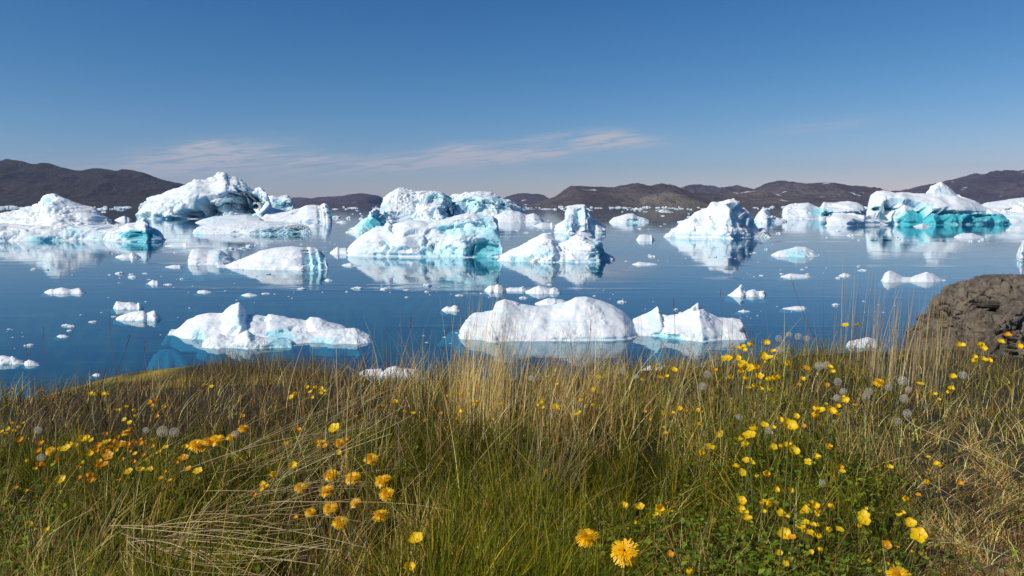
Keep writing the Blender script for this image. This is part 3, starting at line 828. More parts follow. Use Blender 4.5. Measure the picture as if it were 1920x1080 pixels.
hill('hill', 'brown rounded hill right of centre', [(985, 388), (1005, 380), (1022, 373), (1040, 367), (1055, 357), (1070, 349), (1085, 347), (1120, 350), (1150, 350), (1165, 347), (1190, 342), (1202, 345), (1215, 349), (1235, 345), (1255, 344), (1270, 352), (1290, 360), (1350, 361), (1385, 355), (1400, 352), (1420, 357), (1450, 366), (1520, 369), (1600, 368), (1680, 372), (1740, 380), (1780, 389)], 4800, 900, HM_BROWN, 21, 0.2, 2.5)
hill('hill', 'tan mound on the right shore', [(1180, 389), (1200, 371), (1225, 361), (1250, 359), (1275, 364), (1300, 372), (1320, 380), (1345, 389)], 4150, 260, HM_TAN, 27, 0.25, 2.0)
hill('hill', 'pale far ridge with snow spots', [(1230, 386), (1265, 358), (1285, 348), (1310, 345), (1345, 349), (1380, 346), (1400, 351), (1440, 360), (1470, 386)], 7600, 1200, HM_PURP, 33, 0.15, 2.0)
hill('hill', 'long round hill behind the right shore', [(1395, 386), (1425, 350), (1440, 343), (1470, 339), (1500, 340), (1530, 343), (1580, 345), (1620, 350), (1650, 355), (1690, 359), (1760, 368), (1820, 386)], 6400, 1100, HM_BROWN, 39, 0.15, 2.5)
hill('hill', 'tall purple hill at the far right', [(1640, 386), (1690, 358), (1720, 350), (1760, 342), (1800, 332), (1840, 325), (1880, 322), (1920, 321), (2000, 322), (2150, 335), (2350, 360), (2500, 388)], 7000, 1300, HM_PURP, 45, 0.14, 3.0)

# ------------------------------------------------------------------ the bank (one ground sheet)
A_C = [-900, -400, 0, 300, 600, 850, 1000, 1100, 1250, 1450, 1600, 1700, 1920, 2400, 3000]
CREST = [775, 765, 757, 740, 724, 718, 722, 714, 700, 680, 668, 662, 655, 648, 645]
EDGE = [5.4, 5.2, 5.0, 4.9, 4.6, 4.4, 4.4, 4.5, 4.8, 5.2, 6.0, 7.6, 10.5, 12, 12]
D0 = 0.80
def ground(x, y):
    x = np.asarray(x, float); y = np.asarray(y, float)
    th = np.arctan2(x, y)
    thc = np.clip(th, -1.05, 1.05)
    a = 960 + F * np.tan(thc)
    fd = np.hypot(x, y) * np.cos(thc)
    cr = np.interp(a, A_C, CREST); E = np.interp(a, A_C, EDGE)
    back = smooth(1.1, 1.9, np.abs(th))
    E = E + back * 60
    Dc = (cr - 384.5) / F * np.where(back > 0, np.interp(a, A_C, EDGE), E)
    m0 = (Dc - D0) / (np.interp(a, A_C, EDGE) - 0.9)
    r = np.maximum(fd - 0.9, 0)
    D = D0 + m0 * np.minimum(r, E - 0.9) * (1 - back)
    s = np.maximum(fd - E, 0)
    D = D + np.where(s < 0.9, m0 * s + 0.75 * s * s, m0 * 0.9 + 0.6075 + 1.3 * (s - 0.9))
    P = np.stack([x.ravel() * 1.0, y.ravel() * 1.0, np.zeros(x.size)], 1)
    n = (fbm(P * 0.9, 301, 3) * 0.07 + fbm(P * 3.7, 302, 3) * 0.025).reshape(x.shape)
    D = D - n * smooth(0.6, 2.0, fd) * (1 - 0.6 * smooth(-0.8, 0, fd - E))
    kn = 1.72 + 0.10 * (x + 3.2) ** 2 + 0.11 * (y - 8.0) ** 2 - 0.6 * n      # mossy knoll below the crest at left
    D = np.where(y > 5.2, np.minimum(D, kn), D)
    return np.maximum(CAM_H - D, -2.5)

nth, nr_ = 420, 260
ths = np.concatenate([np.linspace(-math.pi, -0.9, 40), np.linspace(-0.88, 0.88, nth - 80), np.linspace(0.9, math.pi, 40)])
rr = np.concatenate([[0.02], np.geomspace(0.25, 13, nr_ - 30), np.geomspace(13.4, 90, 29)])
TH, RR = np.meshgrid(ths, rr)
gx, gy = RR * np.sin(TH), RR * np.cos(TH)
gz = ground(gx, gy)
P3 = np.stack([gx.ravel(), gy.ravel(), gz.ravel()], 1)
moss = (smooth(5.4, 6.4, gy) * smooth(-0.9, -1.6, gx)).ravel() * smooth(0.2, -0.25, -fbm(P3 * 1.3, 311, 3))
bare = np.clip(smooth(1640, 1800, 960 + F * gx / np.maximum(gy, .2)).ravel() * smooth(2.3, 1.9, gy).ravel() * (gy.ravel() > 0.3), 0, 1)
base = np.array([0.034, 0.027, 0.010]); mc = np.array([0.36, 0.27, 0.025]); bc = np.array([0.30, 0.215, 0.12])
n0 = (0.75 + 0.5 * smooth(-.5, .5, fbm(P3 * 4, 317, 3)))[:, None]
gcol = (base * (1 - moss[:, None]) + mc * moss[:, None]) * n0
gcol = gcol * (1 - bare[:, None] * .8) + bc * bare[:, None] * .8
def ground_material():
    t = NT('bank_soil')
    c = t.n('ShaderNodeAttribute', attribute_name='Col').outputs['Color']
    co = t.n('ShaderNodeTexCoord').outputs['Object']
    n1 = t.noise(40, 5, 0.7, co)
    c = t.mix(1.0, c, t.ramp(n1, [(0.3, (0.45, 0.45, 0.45)), (0.7, (1.4, 1.35, 1.3))]), 'MULTIPLY')
    p = t.n('ShaderNodeBsdfPrincipled', i_Roughness=0.95)
    t.l(c, p.inputs['Base Color'])
    b = t.n('ShaderNodeBump', i_Strength=0.9, i_Distance=0.02)
    t.l(n1, b.inputs['Height']); t.l(b.outputs[0], p.inputs['Normal'])
    t.l(p.outputs[0], t.out.inputs[0])
    return t.m
go = link('ground', mesh_np('ground', P3, grid_faces(*gx.shape), gcol), ground_material())
tag(go, 'grassy bank sloping to the water', 'ground', kind='structure')

# ------------------------------------------------------------------ rock at the right
zb = float(ground(np.array([5.2]), np.array([8.9]))[0])
rk = build_mass('rocky_outcrop', ROCK,
    [([(1794, 640), (1796, 536), (1819, 529), (1826, 524), (1838, 520), (1850, 516), (1862, 518), (1874, 513), (1914, 514), (1960, 516), (2030, 520), (2110, 545), (2150, 640)], 9.6, 1.5, 1.6, 2.2),
     ([(1772, 640), (1775, 558), (1780, 545), (1788, 536), (1798, 536), (1806, 548), (1814, 640)], 9.3, .6, .7, 2.4),
     ([(1790, 650), (1812, 605), (1830, 585), (1880, 580), (1930, 585), (2050, 600), (2120, 650)], 8.9, .5, 1.0, 2.0)],
    zb - 0.7, 0.012, 401, 0.11, carve=[(1860, 540, 34, 4, 12), (1800, 570, 5, 26, 14), (1890, 590, 30, 4, 10)], origin=(5.4, 9.2, zb), skewed=0.0, notch=False, cuts=190, cutsize=.42, side=1.2, cracks=.06, rough=.6)
tag(rk, 'dark brown lichen spotted rock with cracked rounded top at the right edge', 'rock')

# ------------------------------------------------------------------ blades
def blades(root, h, az, lean, width, col, droop=0.25, rings=5, tipcol=None, pw=1.7, face=None):
    n = len(root)
    t = np.linspace(0, 1, rings)
    L = np.stack([np.cos(az), np.sin(az)], 1)
    z = h[:, None] * (t[None] - droop * np.clip(lean, 0, 2)[:, None] * t[None] ** 2 * .5)
    off = (h * lean)[:, None] * t[None] ** pw
    c = np.empty((n, rings, 3))
    c[..., 0] = root[:, None, 0] + L[:, None, 0] * off
    c[..., 1] = root[:, None, 1] + L[:, None, 1] * off
    c[..., 2] = root[:, None, 2] + z
    sa = RNG.uniform(-1.0, 1.0, n) if face is None else face
    S = np.stack([np.cos(sa), np.sin(sa), np.zeros(n)], 1)
    w = width[:, None] * np.clip(1.02 - t[None] ** 1.6, .12, 1) * .5
    v = np.empty((n, rings, 2, 3))
    v[:, :, 0] = c - S[:, None] * w[..., None]
    v[:, :, 1] = c + S[:, None] * w[..., None]
    idx = np.arange(n * rings * 2).reshape(n, rings, 2)
    f = np.stack([idx[:, :-1, 0], idx[:, :-1, 1], idx[:, 1:, 1], idx[:, 1:, 0]], -1).reshape(-1, 4)
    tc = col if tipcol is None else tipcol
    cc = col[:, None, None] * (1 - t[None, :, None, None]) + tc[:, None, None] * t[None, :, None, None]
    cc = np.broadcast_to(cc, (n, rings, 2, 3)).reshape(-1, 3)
    return v.reshape(-1, 3), f, cc

def roots(n, dmin=1.12, over=0.35, amin=-420, amax=2350, p=1.0):
    """root points spread over the bank, denser near the path we stand on"""
    a = RNG.uniform(amin, amax, n)
    E = np.interp(a, A_C, EDGE) + over
    uu = RNG.uniform(0, 1, n)
    d = 1 / (1 / dmin + uu ** p * (1 / E - 1 / dmin))
    x = (a - 960) / F * d
    z = ground(x, d)
    return np.stack([x, d, z], 1)

def clump(R, size, pull, seed):
    """draw roots together into tussocks; returns roots and a per-tussock random value"""
    c = np.floor(R[:, :2] / size).astype(np.int64)
    z0 = np.zeros(len(R), np.int64)
    f = np.stack([_hash(c[:, 0], c[:, 1], z0, seed), _hash(c[:, 0], c[:, 1], z0, seed + 1)], 1)
    P = (c + .5 + (f - .5) * .9) * size
    R = R.copy()
    k = pull * RNG.uniform(.3, 1, len(R))[:, None]
    R[:, :2] = R[:, :2] * (1 - k) + P * k
    R[:, 2] = ground(R[:, 0], R[:, 1])
    return R, _hash(c[:, 0], c[:, 1], z0, seed + 2)

def jitter_col(base, n, amt=.25):
    b = np.asarray(base)
    k = np.exp(RNG.normal(0, amt, (n, 1)))
    hue = 1 + RNG.normal(0, .07, (n, 3))
    return np.clip(b * k * hue, 0.004, .9)

def pick(cols, n, p=None):
    i = RNG.choice(len(cols), n, p=p)
    return np.asarray(cols)[i]

def zoned(n, keep, **kw):
    R = roots(n, **kw)
    px, py = project(R[:, 0], R[:, 1], R[:, 2])
    k = keep(px, py, R)
    m = RNG.uniform(0, 1, len(R)) < k
    return R[m], px[m], py[m]

def box(px, py, x0, x1, y0, y1, s=40):
    return smooth(x0 - s, x0 + s, px) * smooth(x1 + s, x1 - s, px) * smooth(y0 - s, y0 + s, py) * smooth(y1 + s, y1 - s, py)

def lownoise(R, sc, seed):
    return fbm(R * np.array([sc, sc, 0]), seed, 3)

# fine green and olive grass
R, px, py = zoned(95000, lambda a, b, R: np.clip(0.55 + 0.5 * box(a, b, -300, 520, 860, 1500, 60) + 0.6 * box(a, b, 700, 1300, 860, 1500, 60) + .25 * box(a, b, 1150, 1720, 640, 1100, 60)
                  - 0.5 * box(a, b, -300, 800, 700, 830, 30) - .45 * box(a, b, 840, 1120, 690, 860, 40) - .75 * box(a, b, 1730, 2400, 820, 1500, 60) + .5 * lownoise(R, 1.4, 501), .05, 1), over=.5)
n = len(R)
R, cid_ = clump(R, .10, .55, 601)
green = pick([(.065, .098, .009), (.105, .132, .010), (.18, .178, .018), (.26, .215, .036), (.042, .06, .009)], n, [.26, .28, .24, .12, .10]) * (.7 + .6 * cid_)[:, None]
ol = box(px, py, 1100, 2400, 560, 800, 60)[:, None]
green = green * (1 - ol * .55) + np.array([.32, .265, .04]) * ol * .55
lv = box(px, py, 760, 1250, 800, 1000, 50)[:, None]
green = green * (1 - .35 * lv)
h = RNG.uniform(.05, .155, n) * np.clip(1 + .9 * lownoise(R, 2.6, 503), .35, 1.9) * (1 + .25 * box(px, py, 700, 1250, 850, 1300)) * (1 - .35 * smooth(1500, 1800, px))
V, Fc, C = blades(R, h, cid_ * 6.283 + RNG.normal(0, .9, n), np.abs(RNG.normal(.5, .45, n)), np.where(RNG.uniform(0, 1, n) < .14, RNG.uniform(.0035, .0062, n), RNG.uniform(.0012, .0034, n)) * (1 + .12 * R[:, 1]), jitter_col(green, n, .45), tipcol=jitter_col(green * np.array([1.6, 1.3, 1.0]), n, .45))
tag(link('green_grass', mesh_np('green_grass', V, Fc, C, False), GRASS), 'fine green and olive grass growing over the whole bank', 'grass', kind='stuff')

# dry straw coloured grass mixed in
R, px, py = zoned(82000, lambda a, b, R: np.clip(0.16 + .30 * box(a, b, -300, 800, 690, 800, 30) + .5 * box(a, b, 830, 1130, 690, 900, 50) + .28 * box(a, b, 1130, 2400, 600, 820, 50)
                  + .9 * box(a, b, 1700, 2400, 800, 1500, 60) + .12 * box(a, b, 500, 1000, 850, 1200) - .12 * box(a, b, 800, 1250, 880, 1500) + .35 * lownoise(R, 1.7, 511), .02, 1), over=.45)
n = len(R)
R, cid_ = clump(R, .16, .6, 611)
dc = pick([(.48, .335, .115), (.60, .45, .17), (.37, .24, .08), (.28, .155, .055), (.72, .57, .26)], n, [.3, .24, .2, .12, .14]) * (.75 + .5 * cid_)[:, None]
br = box(px, py, 1680, 2400, 820, 1500, 50)
h = RNG.uniform(.05, .20, n) * (1 + .25 * box(px, py, 840, 1120, 690, 870)) * (1 - .62 * br)
V, Fc, C = blades(R, h, RNG.normal(.3, 1.0, n) + (cid_ - .5) * 3, np.abs(RNG.normal(.55, .55, n)) + br * 1.0, RNG.uniform(.0011, .0026, n) * (1 + .12 * R[:, 1]), jitter_col(dc, n, .42))
tag(link('dry_grass', mesh_np('dry_grass', V, Fc, C, False), STRAW), 'dry tan grass mixed through the green on the bank', 'grass', kind='stuff')

# dark brown and reddish stems
R, px, py = zoned(48000, lambda a, b, R: np.clip(.06 + .9 * box(a, b, -300, 820, 700, 860, 40) + .35 * box(a, b, 820, 1200, 740, 900, 40) + .25 * box(a, b, 100, 1000, 850, 1000) + .3 * lownoise(R, 2.1, 521), .02, 1), over=.3)
n = len(R)
R, cid_ = clump(R, .13, .5, 621)
dk = pick([(.065, .04, .022), (.12, .07, .036), (.17, .10, .055), (.10, .075, .02), (.28, .12, .018)], n, [.32, .28, .2, .12, .08])
V, Fc, C = blades(R, RNG.uniform(.06, .18, n), RNG.uniform(0, 6.283, n), np.abs(RNG.normal(.4, .3, n)), RNG.uniform(.0012, .0026, n) * (1 + .12 * R[:, 1]), jitter_col(dk, n, .3))
tag(link('brown_stems', mesh_np('brown_stems', V, Fc, C, False), GRASS), 'dark brown and reddish dead stems crowding the left of the bank', 'heath stems', kind='stuff')

# sparse long stalks standing along the crest
n = 420
a = RNG.uniform(480, 1560, n); E = np.interp(a, A_C, EDGE); dd_ = E - RNG.uniform(.1, 1.9, n) ** 1.3
x_ = (a - 960) / F * dd_
R = np.stack([x_, dd_, ground(x_, dd_)], 1)
V, Fc, C = blades(R, RNG.uniform(.18, .48, n), RNG.uniform(0, 6.28, n), np.abs(RNG.normal(.3, .25, n)), RNG.uniform(.0018, .0034, n), jitter_col(pick([(.55, .42, .2), (.42, .3, .13), (.3, .2, .1), (.66, .53, .28)], n), n, .3), rings=6)
tag(link('crest_stalks', mesh_np('crest_stalks', V, Fc, C, False), STRAW), 'thin tan stalks standing apart along the crest of the bank', 'grass', kind='stuff')

# grass fringe on the mossy knoll and on the outer edge
n = 5200
kx = RNG.uniform(-4.9, -1.6, n); ky = RNG.uniform(7.2, 8.8, n)
m = RNG.uniform(0, 1, n) < np.clip(.10 + .9 * smooth(-3.5, -2.9, kx), 0, 1)
kx, ky = kx[m], ky[m]; n = len(kx)
R = np.stack([kx, ky, ground(kx, ky)], 1)
dc = pick([(.25, .19, .08), (.12, .10, .03), (.16, .11, .06), (.33, .26, .13)], n)
V, Fc, C = blades(R, RNG.uniform(.08, .30, n) * (.55 + .6 * smooth(-3.4, -2.8, kx)), RNG.uniform(0, 6.28, n), np.abs(RNG.normal(.35, .2, n)), RNG.uniform(.002, .004, n), jitter_col(dc, n))
tag(link('knoll_grass', mesh_np('knoll_grass', V, Fc, C, False), STRAW), 'tan grass fringe on the mossy knoll below the crest at left', 'grass', kind='stuff')

# small lobed leaves
def leaf_mass(R, h, size, col):
    n = len(R)
    vs = []; fs = []; cs = []
    az = RNG.uniform(0, 6.283, n); tilt = RNG.normal(.35, .3, n)
    for lobe, da in enumerate((-.75, 0, .75)):
        a = az + da
        d = np.stack([np.cos(a) * np.cos(tilt), np.sin(a) * np.cos(tilt), np.sin(tilt) + .05 * (lobe == 1)], 1)
        s = np.stack([-np.sin(a), np.cos(a), np.zeros(n)], 1)
        b = R + np.array([0, 0, 1]) * h[:, None]
        L = size * (1.0 if lobe == 1 else .8)
        q = np.stack([b, b + d * (L * .35)[:, None] + s * (L * .16)[:, None], b + d * (L * .75)[:, None] + s * (L * .2)[:, None], b + d * L[:, None] - np.array([0, 0, 1]) * (L * .15)[:, None],
                      b + d * (L * .75)[:, None] - s * (L * .2)[:, None], b + d * (L * .35)[:, None] - s * (L * .16)[:, None]], 1)
        vs.append(q.reshape(-1, 3)); cs.append(np.repeat(col, 6, 0))
        i = np.arange(n * 6).reshape(n, 6) + lobe * n * 6
        fs += [i[:, [0, 1, 2, 3]], i[:, [0, 3, 4, 5]]]
    return np.concatenate(vs), np.concatenate(fs), np.concatenate(cs)
R, px, py = zoned(60000, lambda a, b, R: np.clip(.07 + .72 * box(a, b, 1260, 1690, 640, 1500, 90) + .4 * box(a, b, 930, 1400, 1030, 1500, 40) + .25 * box(a, b, 1750, 2200, 650, 760, 40) + .3 * box(a, b, -200, 120, 960, 1500, 50) + .3 * lownoise(R, 2.5, 531), 0, 1) * .8, over=.3)
n = len(R)
lc = pick([(.10, .16, .012), (.15, .21, .016), (.20, .24, .028), (.07, .11, .012)], n)
V, Fc, C = leaf_mass(R, RNG.uniform(.02, .15, n), RNG.uniform(.007, .019, n), jitter_col(lc, n, .25))
tag(link('leafy_cover', mesh_np('leafy_cover', V, Fc, C, False), LEAF), 'small lobed green leaves under the buttercups', 'leaves', kind='stuff')

# ------------------------------------------------------------------ tufts and single stems
def hit(px, py, hover):
    d = np.arange(0.5, 14, .01)
    x, y, z = at(px, py, d)
    g = ground(x, y) + hover
    k = np.nonzero(z < g)[0]
    if len(k) == 0:
        return None
    i = k[0]
    return np.array([x[i], d[i], z[i]])

def tuft(name, label, cx, cy, n, spread, hrange, col, az0, leanm, seed, width=(.0014, .0026), group=None, cat='grass tuft', rings=6, pw=1.6):
    c = hit(cx, cy, 0)
    ang = RNG.uniform(0, 6.283, n); rad = np.sqrt(RNG.uniform(0, 1, n))
    X = c[0] + np.cos(ang) * rad * spread[0]; Y = c[1] + np.sin(ang) * rad * spread[1]
    R = np.stack([X, Y, ground(X, Y)], 1)
    V, Fc, C = blades(R, RNG.uniform(*hrange, n), RNG.normal(az0, .9, n), np.abs(RNG.normal(leanm, leanm * .6, n)), RNG.uniform(*width, n), jitter_col(pick(col, n), n, .18), rings=rings, pw=pw)
    V -= c
    o = link(name, mesh_np(name, V, Fc, C, False), STRAW)
    o.location = c
    return tag(o, label, cat, group)
STR = [(.64, .47, .19), (.74, .58, .28), (.50, .35, .135), (.38, .25, .09)]
tuft('dry_grass_tuft', 'tallest pale straw tuft in the middle, tips reaching over the biggest near iceberg', 905, 800, 190, (.15, .16), (.30, .60), STR[:2] + STR[:3], .15, .16, 1)
tuft('dry_grass_tuft', 'leaning straw tuft just right of the tallest middle one', 1030, 820, 150, (.17, .15), (.20, .46), STR, .5, .28, 2)
tuft('dry_grass_tuft', 'short brownish straw tuft on the crest in the middle', 1100, 770, 100, (.14, .12), (.18, .38), STR[2:] + [(.2, .13, .08)], .2, .3, 3)
tuft('reed_tuft', 'tall sparse reeds standing in front of the rock', 1660, 722, 190, (.36, .30), (.30, .80), [(.56, .45, .25), (.44, .33, .18), (.64, .52, .32)], .1, .10, 4, (.0022, .0036))
tuft('reed_tuft', 'thin reeds against the open water left of the rock', 1590, 712, 46, (.34, .25), (.30, .70), [(.33, .27, .18), (.26, .2, .14)], 2.6, .16, 5, (.0014, .0024))
tuft('reed_tuft', 'short reeds at the foot of the rock', 1770, 690, 200, (.5, .4), (.25, .62), [(.33, .25, .14), (.26, .18, .1)], .3, .16, 6, (.0018, .003))
tuft('dry_grass_tuft', 'straw tuft on the crest between the two near icebergs', 800, 745, 90, (.25, .15), (.12, .30), STR, .2, .3, 7)
tuft('dry_grass_tuft', 'bristly straw tuft before the pointed right peak of the biggest near iceberg', 1320, 715, 140, (.35, .2), (.14, .36), STR[1:] + [(.2, .14, .09)], .4, .35, 8)
tuft('dry_grass_tuft', 'thin brown tuft below the lumpy near left iceberg', 600, 745, 80, (.5, .2), (.10, .24), [(.2, .13, .08), (.12, .07, .05), (.33, .25, .14)], .4, .35, 9)
tuft('dry_grass_tuft', 'pale tuft left of the buttercup leaves in the lower right', 1310, 930, 60, (.10, .08), (.14, .30), STR, 2.0, .35, 10)
tuft('dry_grass_tuft', 'arched straw tuft amid the lower right leaves', 1640, 900, 90, (.12, .1), (.12, .28), STR[1:], 1.8, .4, 11)
tuft('dry_grass_tuft', 'straw tuft leaning right in the lower middle', 1010, 985, 90, (.09, .09), (.18, .34), [(.34, .24, .12), (.28, .19, .09), (.42, .33, .2)], .3, .5, 12)

def strand(p, q, w, sag=0.0, k=9, bend=0.0):
    p, q = np.array(p), np.array(q)
    t = np.linspace(0, 1, k)[:, None]
    L_ = np.linalg.norm(q - p)
    lat = np.array([-(q - p)[1], (q - p)[0], 0]) / (L_ + 1e-9) * L_ * bend
    c = p * (1 - t) + q * t + np.array([0, 0, 1]) * sag * 4 * t * (1 - t) + lat * (np.sin(t * 3.14) + .45 * np.sin(t * 6.28 + 9 * bend))
    d = q - p; s = np.cross(d, [0, 0, 1]); s /= np.linalg.norm(s) + 1e-9
    nrm = np.cross(s, d); nrm /= np.linalg.norm(nrm) + 1e-9
    r = w * (1 - .55 * t)
    out = []
    for a in (0, 2.094, 4.189):
        out.append(c + (s * math.cos(a) + nrm * math.sin(a)) * r)
    V = np.stack(out, 1).reshape(-1, 3)
    f = []
    for i in range(k - 1):
        for j in range(3):
            f.append((i * 3 + j, i * 3 + (j + 1) % 3, (i + 1) * 3 + (j + 1) % 3, (i + 1) * 3 + j))
    return V, np.array(f)

def spray(name, label, lines, cols, w=.0011, cat='straw'):
    vs, fs, cs, o0 = [], [], [], 0
    base = None
    for (x0, y0, h0, x1, y1, h1) in lines:
        p, q = hit(x0, y0, h0), hit(x1, y1, h1)
        if p is None or q is None: continue
        if base is None: base = p
        V, f = strand(p, q, w * random.uniform(.7, 1.3), random.uniform(-.03, .035), 10, random.gauss(0, .045))
        c = np.array(random.choice(cols)) * random.uniform(.75, 1.2)
        vs.append(V); fs.append(f + o0); cs.append(np.tile(c, (len(V), 1))); o0 += len(V)
    V = np.concatenate(vs) - base
    o = link(name, mesh_np(name, V, np.concatenate(fs), np.concatenate(cs)), STRAW)
    o.location = base
    return tag(o, label, cat)
PALE = [(.70, .58, .35), (.60, .47, .26), (.78, .68, .46), (.46, .34, .18)]
u_ = random.uniform
spray('flattened_straw', 'pale flattened straw fanning to the right along the lower left edge',
      [(u_(220, 420), u_(1000, 1045), u_(.06, .15), u_(430, 740), u_(1000, 1130), u_(.07, .2)) for _ in range(20)] +
      [(u_(200, 330), u_(985, 1010), u_(.10, .16), u_(480, 690), u_(965, 1035), u_(.08, .2)) for _ in range(11)] +
      [(u_(225, 265), u_(1015, 1035), .13, u_(270, 440), u_(1050, 1130), .10) for _ in range(9)], PALE, .0010)
spray('flattened_straw', 'long pale straw lying in a slanting sheaf in the lower left, pointing up right',
      [(u_(330, 600), u_(850, 1010), u_(.05, .14), u_(560, 790), u_(680, 860), u_(.12, .28)) for _ in range(40)], PALE, .0010)
spray('flattened_straw', 'nearly level straw crossing below the dandelions in the lower left',
      [(u_(360, 520), u_(920, 1000), u_(.07, .14), u_(560, 880), u_(820, 960), u_(.08, .2)) for _ in range(20)], PALE[1:], .0009)
spray('flattened_straw', 'few long pale stalks crossing the dry corner at the lower right',
      [(1690, 780, .14, 1940, 905, .12), (1760, 890, .16, 1800, 1000, .06), (1730, 900, .12, 1935, 1010, .10), (1740, 1018, .06, 1900, 1045, .06), (1790, 905, .1, 1930, 945, .1), (1640, 810, .2, 1700, 930, .05), (1740, 790, .22, 1690, 700, .4)], PALE, .0011)

STEMS = [
 (232, 742, 205, 583, 'tall dark seed stem in front of the two stacked floes'), (90, 800, 48, 640, 'tall pale stem at the far left'), (92, 735, 82, 612, 'thin stem beside the tall pale one at the far left'),
 (160, 720, 145, 655, 'short stem above the mossy knoll'), (190, 735, 244, 628, 'stem bent to the right left of the lumpy near iceberg'), (290, 735, 272, 640, 'straight stem just left of the lumpy near iceberg'),
 (775, 720, 772, 594, 'single dark stem between the two near icebergs'), (700, 700, 670, 638, 'arched stem right of the lumpy near iceberg'), (1085, 700, 1108, 600, 'thin stem rising before the white dome of the biggest near iceberg'),
 (1255, 715, 1262, 560, 'thin stem between the dome and the pointed peak'), (1345, 690, 1350, 540, 'thin stem in front of the pointed peak'), (1545, 640, 1482, 518, 'lone stem slanting left over open water'), (640, 730, 690, 655, 'pale slanting stem on the crest right of the lumpy near iceberg')]
for x0, y0, x1, y1, lab in STEMS:
    p = hit(x0, y0 + 12, 0)
    while p is None:
        y0 += 8; p = hit(x0, y0 + 12, 0)
    tx, ty, tz = at(x1, y1, p[1])
    V, f = strand(p, (tx, ty, tz), .0021, .0, 10)
    tl = np.linspace(0, 1, 10)
    V[:, 0] += np.repeat(.02 * np.sin(tl * 3.14), 3) * (1 if x1 > x0 else -1)
    o = bpy.data.objects.new('grass_stem', None); COL.objects.link(o); o.location = p
    tag(o, lab, 'grass stem')
    c = np.tile(np.array((.20, .145, .10)) * u_(.7, 1.3), (len(V), 1))
    link('stalk', mesh_np('stalk', V - p, f, c), STRAW, o)
    # seed head: short bristles along the upper fifth
    m = 26
    tt = RNG.uniform(.80, 1.0, m)
    R = (np.array(p)[None] * (1 - tt[:, None]) + np.array((tx, ty, tz))[None] * tt[:, None]) - p
    R[:, 0] += .02 * np.sin(tt * 3.14) * (1 if x1 > x0 else -1)
    V2, f2, c2 = blades(R, RNG.uniform(.008, .02, m), RNG.uniform(0, 6.28, m), RNG.uniform(.2, .6, m), np.full(m, .0024), jitter_col((.24, .17, .12), m), rings=3)
    link('seed_head', mesh_np('seed_head', V2, f2, c2, False), STRAW, o)

# ------------------------------------------------------------------ flowers
def petal_mesh(name, npet, L, Wd, cup, seed, rows=5, cols=5):
    r = random.Random(seed); vs = []; fs = []
    for k in range(npet):
        a = 2 * math.pi * k / npet + r.uniform(-.08, .08)
        cu = cup * r.uniform(.8, 1.2); l = L * r.uniform(.9, 1.08); o = len(vs)
        for i in range(rows):
            t = i / (rows - 1)
            w = Wd * math.sin(min(1, t * .86 + .12) * math.pi * .72) ** .8 * (1 - .25 * t ** 6)
            rad = l * t * math.cos(cu * t); z = l * (math.sin(cu * t * .9) * t) + .08 * L
            for j in range(cols):
                s = (j / (cols - 1) - .5) * 2
                y = s * w * .5; zz = z + abs(s) ** 2 * w * .16 - (t == 1) * abs(s) * .06 * L
                rx = rad - (abs(s) ** 2.5) * .12 * L * (t > .8)
                vs.append((rx * math.cos(a) - y * math.sin(a), rx * math.sin(a) + y * math.cos(a), zz + r.uniform(-.01, .01) * L + k * .004 * L))
        for i in range(rows - 1):
            for j in range(cols - 1):
                q = o + i * cols + j
                fs.append((q, q + 1, q + cols + 1, q + cols))
    return mesh_np(name, vs, fs)
def dandelion_mesh(seed):
    r = random.Random(seed); vs = []; fs = []
    for ring, (num, L, el, w) in enumerate([(42, .5, -.16, .055), (40, .48, -.02, .052), (34, .43, .12, .05), (30, .36, .24, .046), (22, .27, .42, .042), (14, .16, .8, .036)]):
        for k in range(num):
            a = 2 * math.pi * (k + .5 * (ring % 2)) / num + r.uniform(-.06, .06)
            e = el + r.uniform(-.1, .1); l = L * r.uniform(.86, 1.1); o = len(vs); ww = w * r.uniform(.8, 1.15)
            for i in range(4):
                t = i / 3
                ee = e - .35 * t * (ring < 2)
                rad = .05 + l * t * math.cos(ee); z = .012 * ring + l * t * math.sin(ee) + .03
                hw = ww * (.55 + .6 * t - .25 * (t == 1)) * .5
                for s in (-1, 1):
                    vs.append((rad * math.cos(a) - s * hw * math.sin(a), rad * math.sin(a) + s * hw * math.cos(a), z))
            for i in range(3):
                q = o + i * 2
                fs.append((q, q + 1, q + 3, q + 2))
    return mesh_np('florets', vs, fs, smooth_shade=False)
def dome_mesh(name, R, H, z0, seg=10, rings=4, bump=.12, seed=0):
    r = random.Random(seed); vs = []; fs = []
    for i in range(rings):
        e = i / (rings - 1) * 1.45
        for j in range(seg):
            a = 2 * math.pi * j / seg; k = 1 + r.uniform(-bump, bump)
            vs.append((R * math.cos(e) * math.cos(a) * k, R * math.cos(e) * math.sin(a) * k, z0 + H * math.sin(e) * k))
    for i in range(rings - 1):
        for j in range(seg):
            fs.append((i * seg + j, i * seg + (j + 1) % seg, (i + 1) * seg + (j + 1) % seg, (i + 1) * seg + j))
    return mesh_np(name, vs, fs)
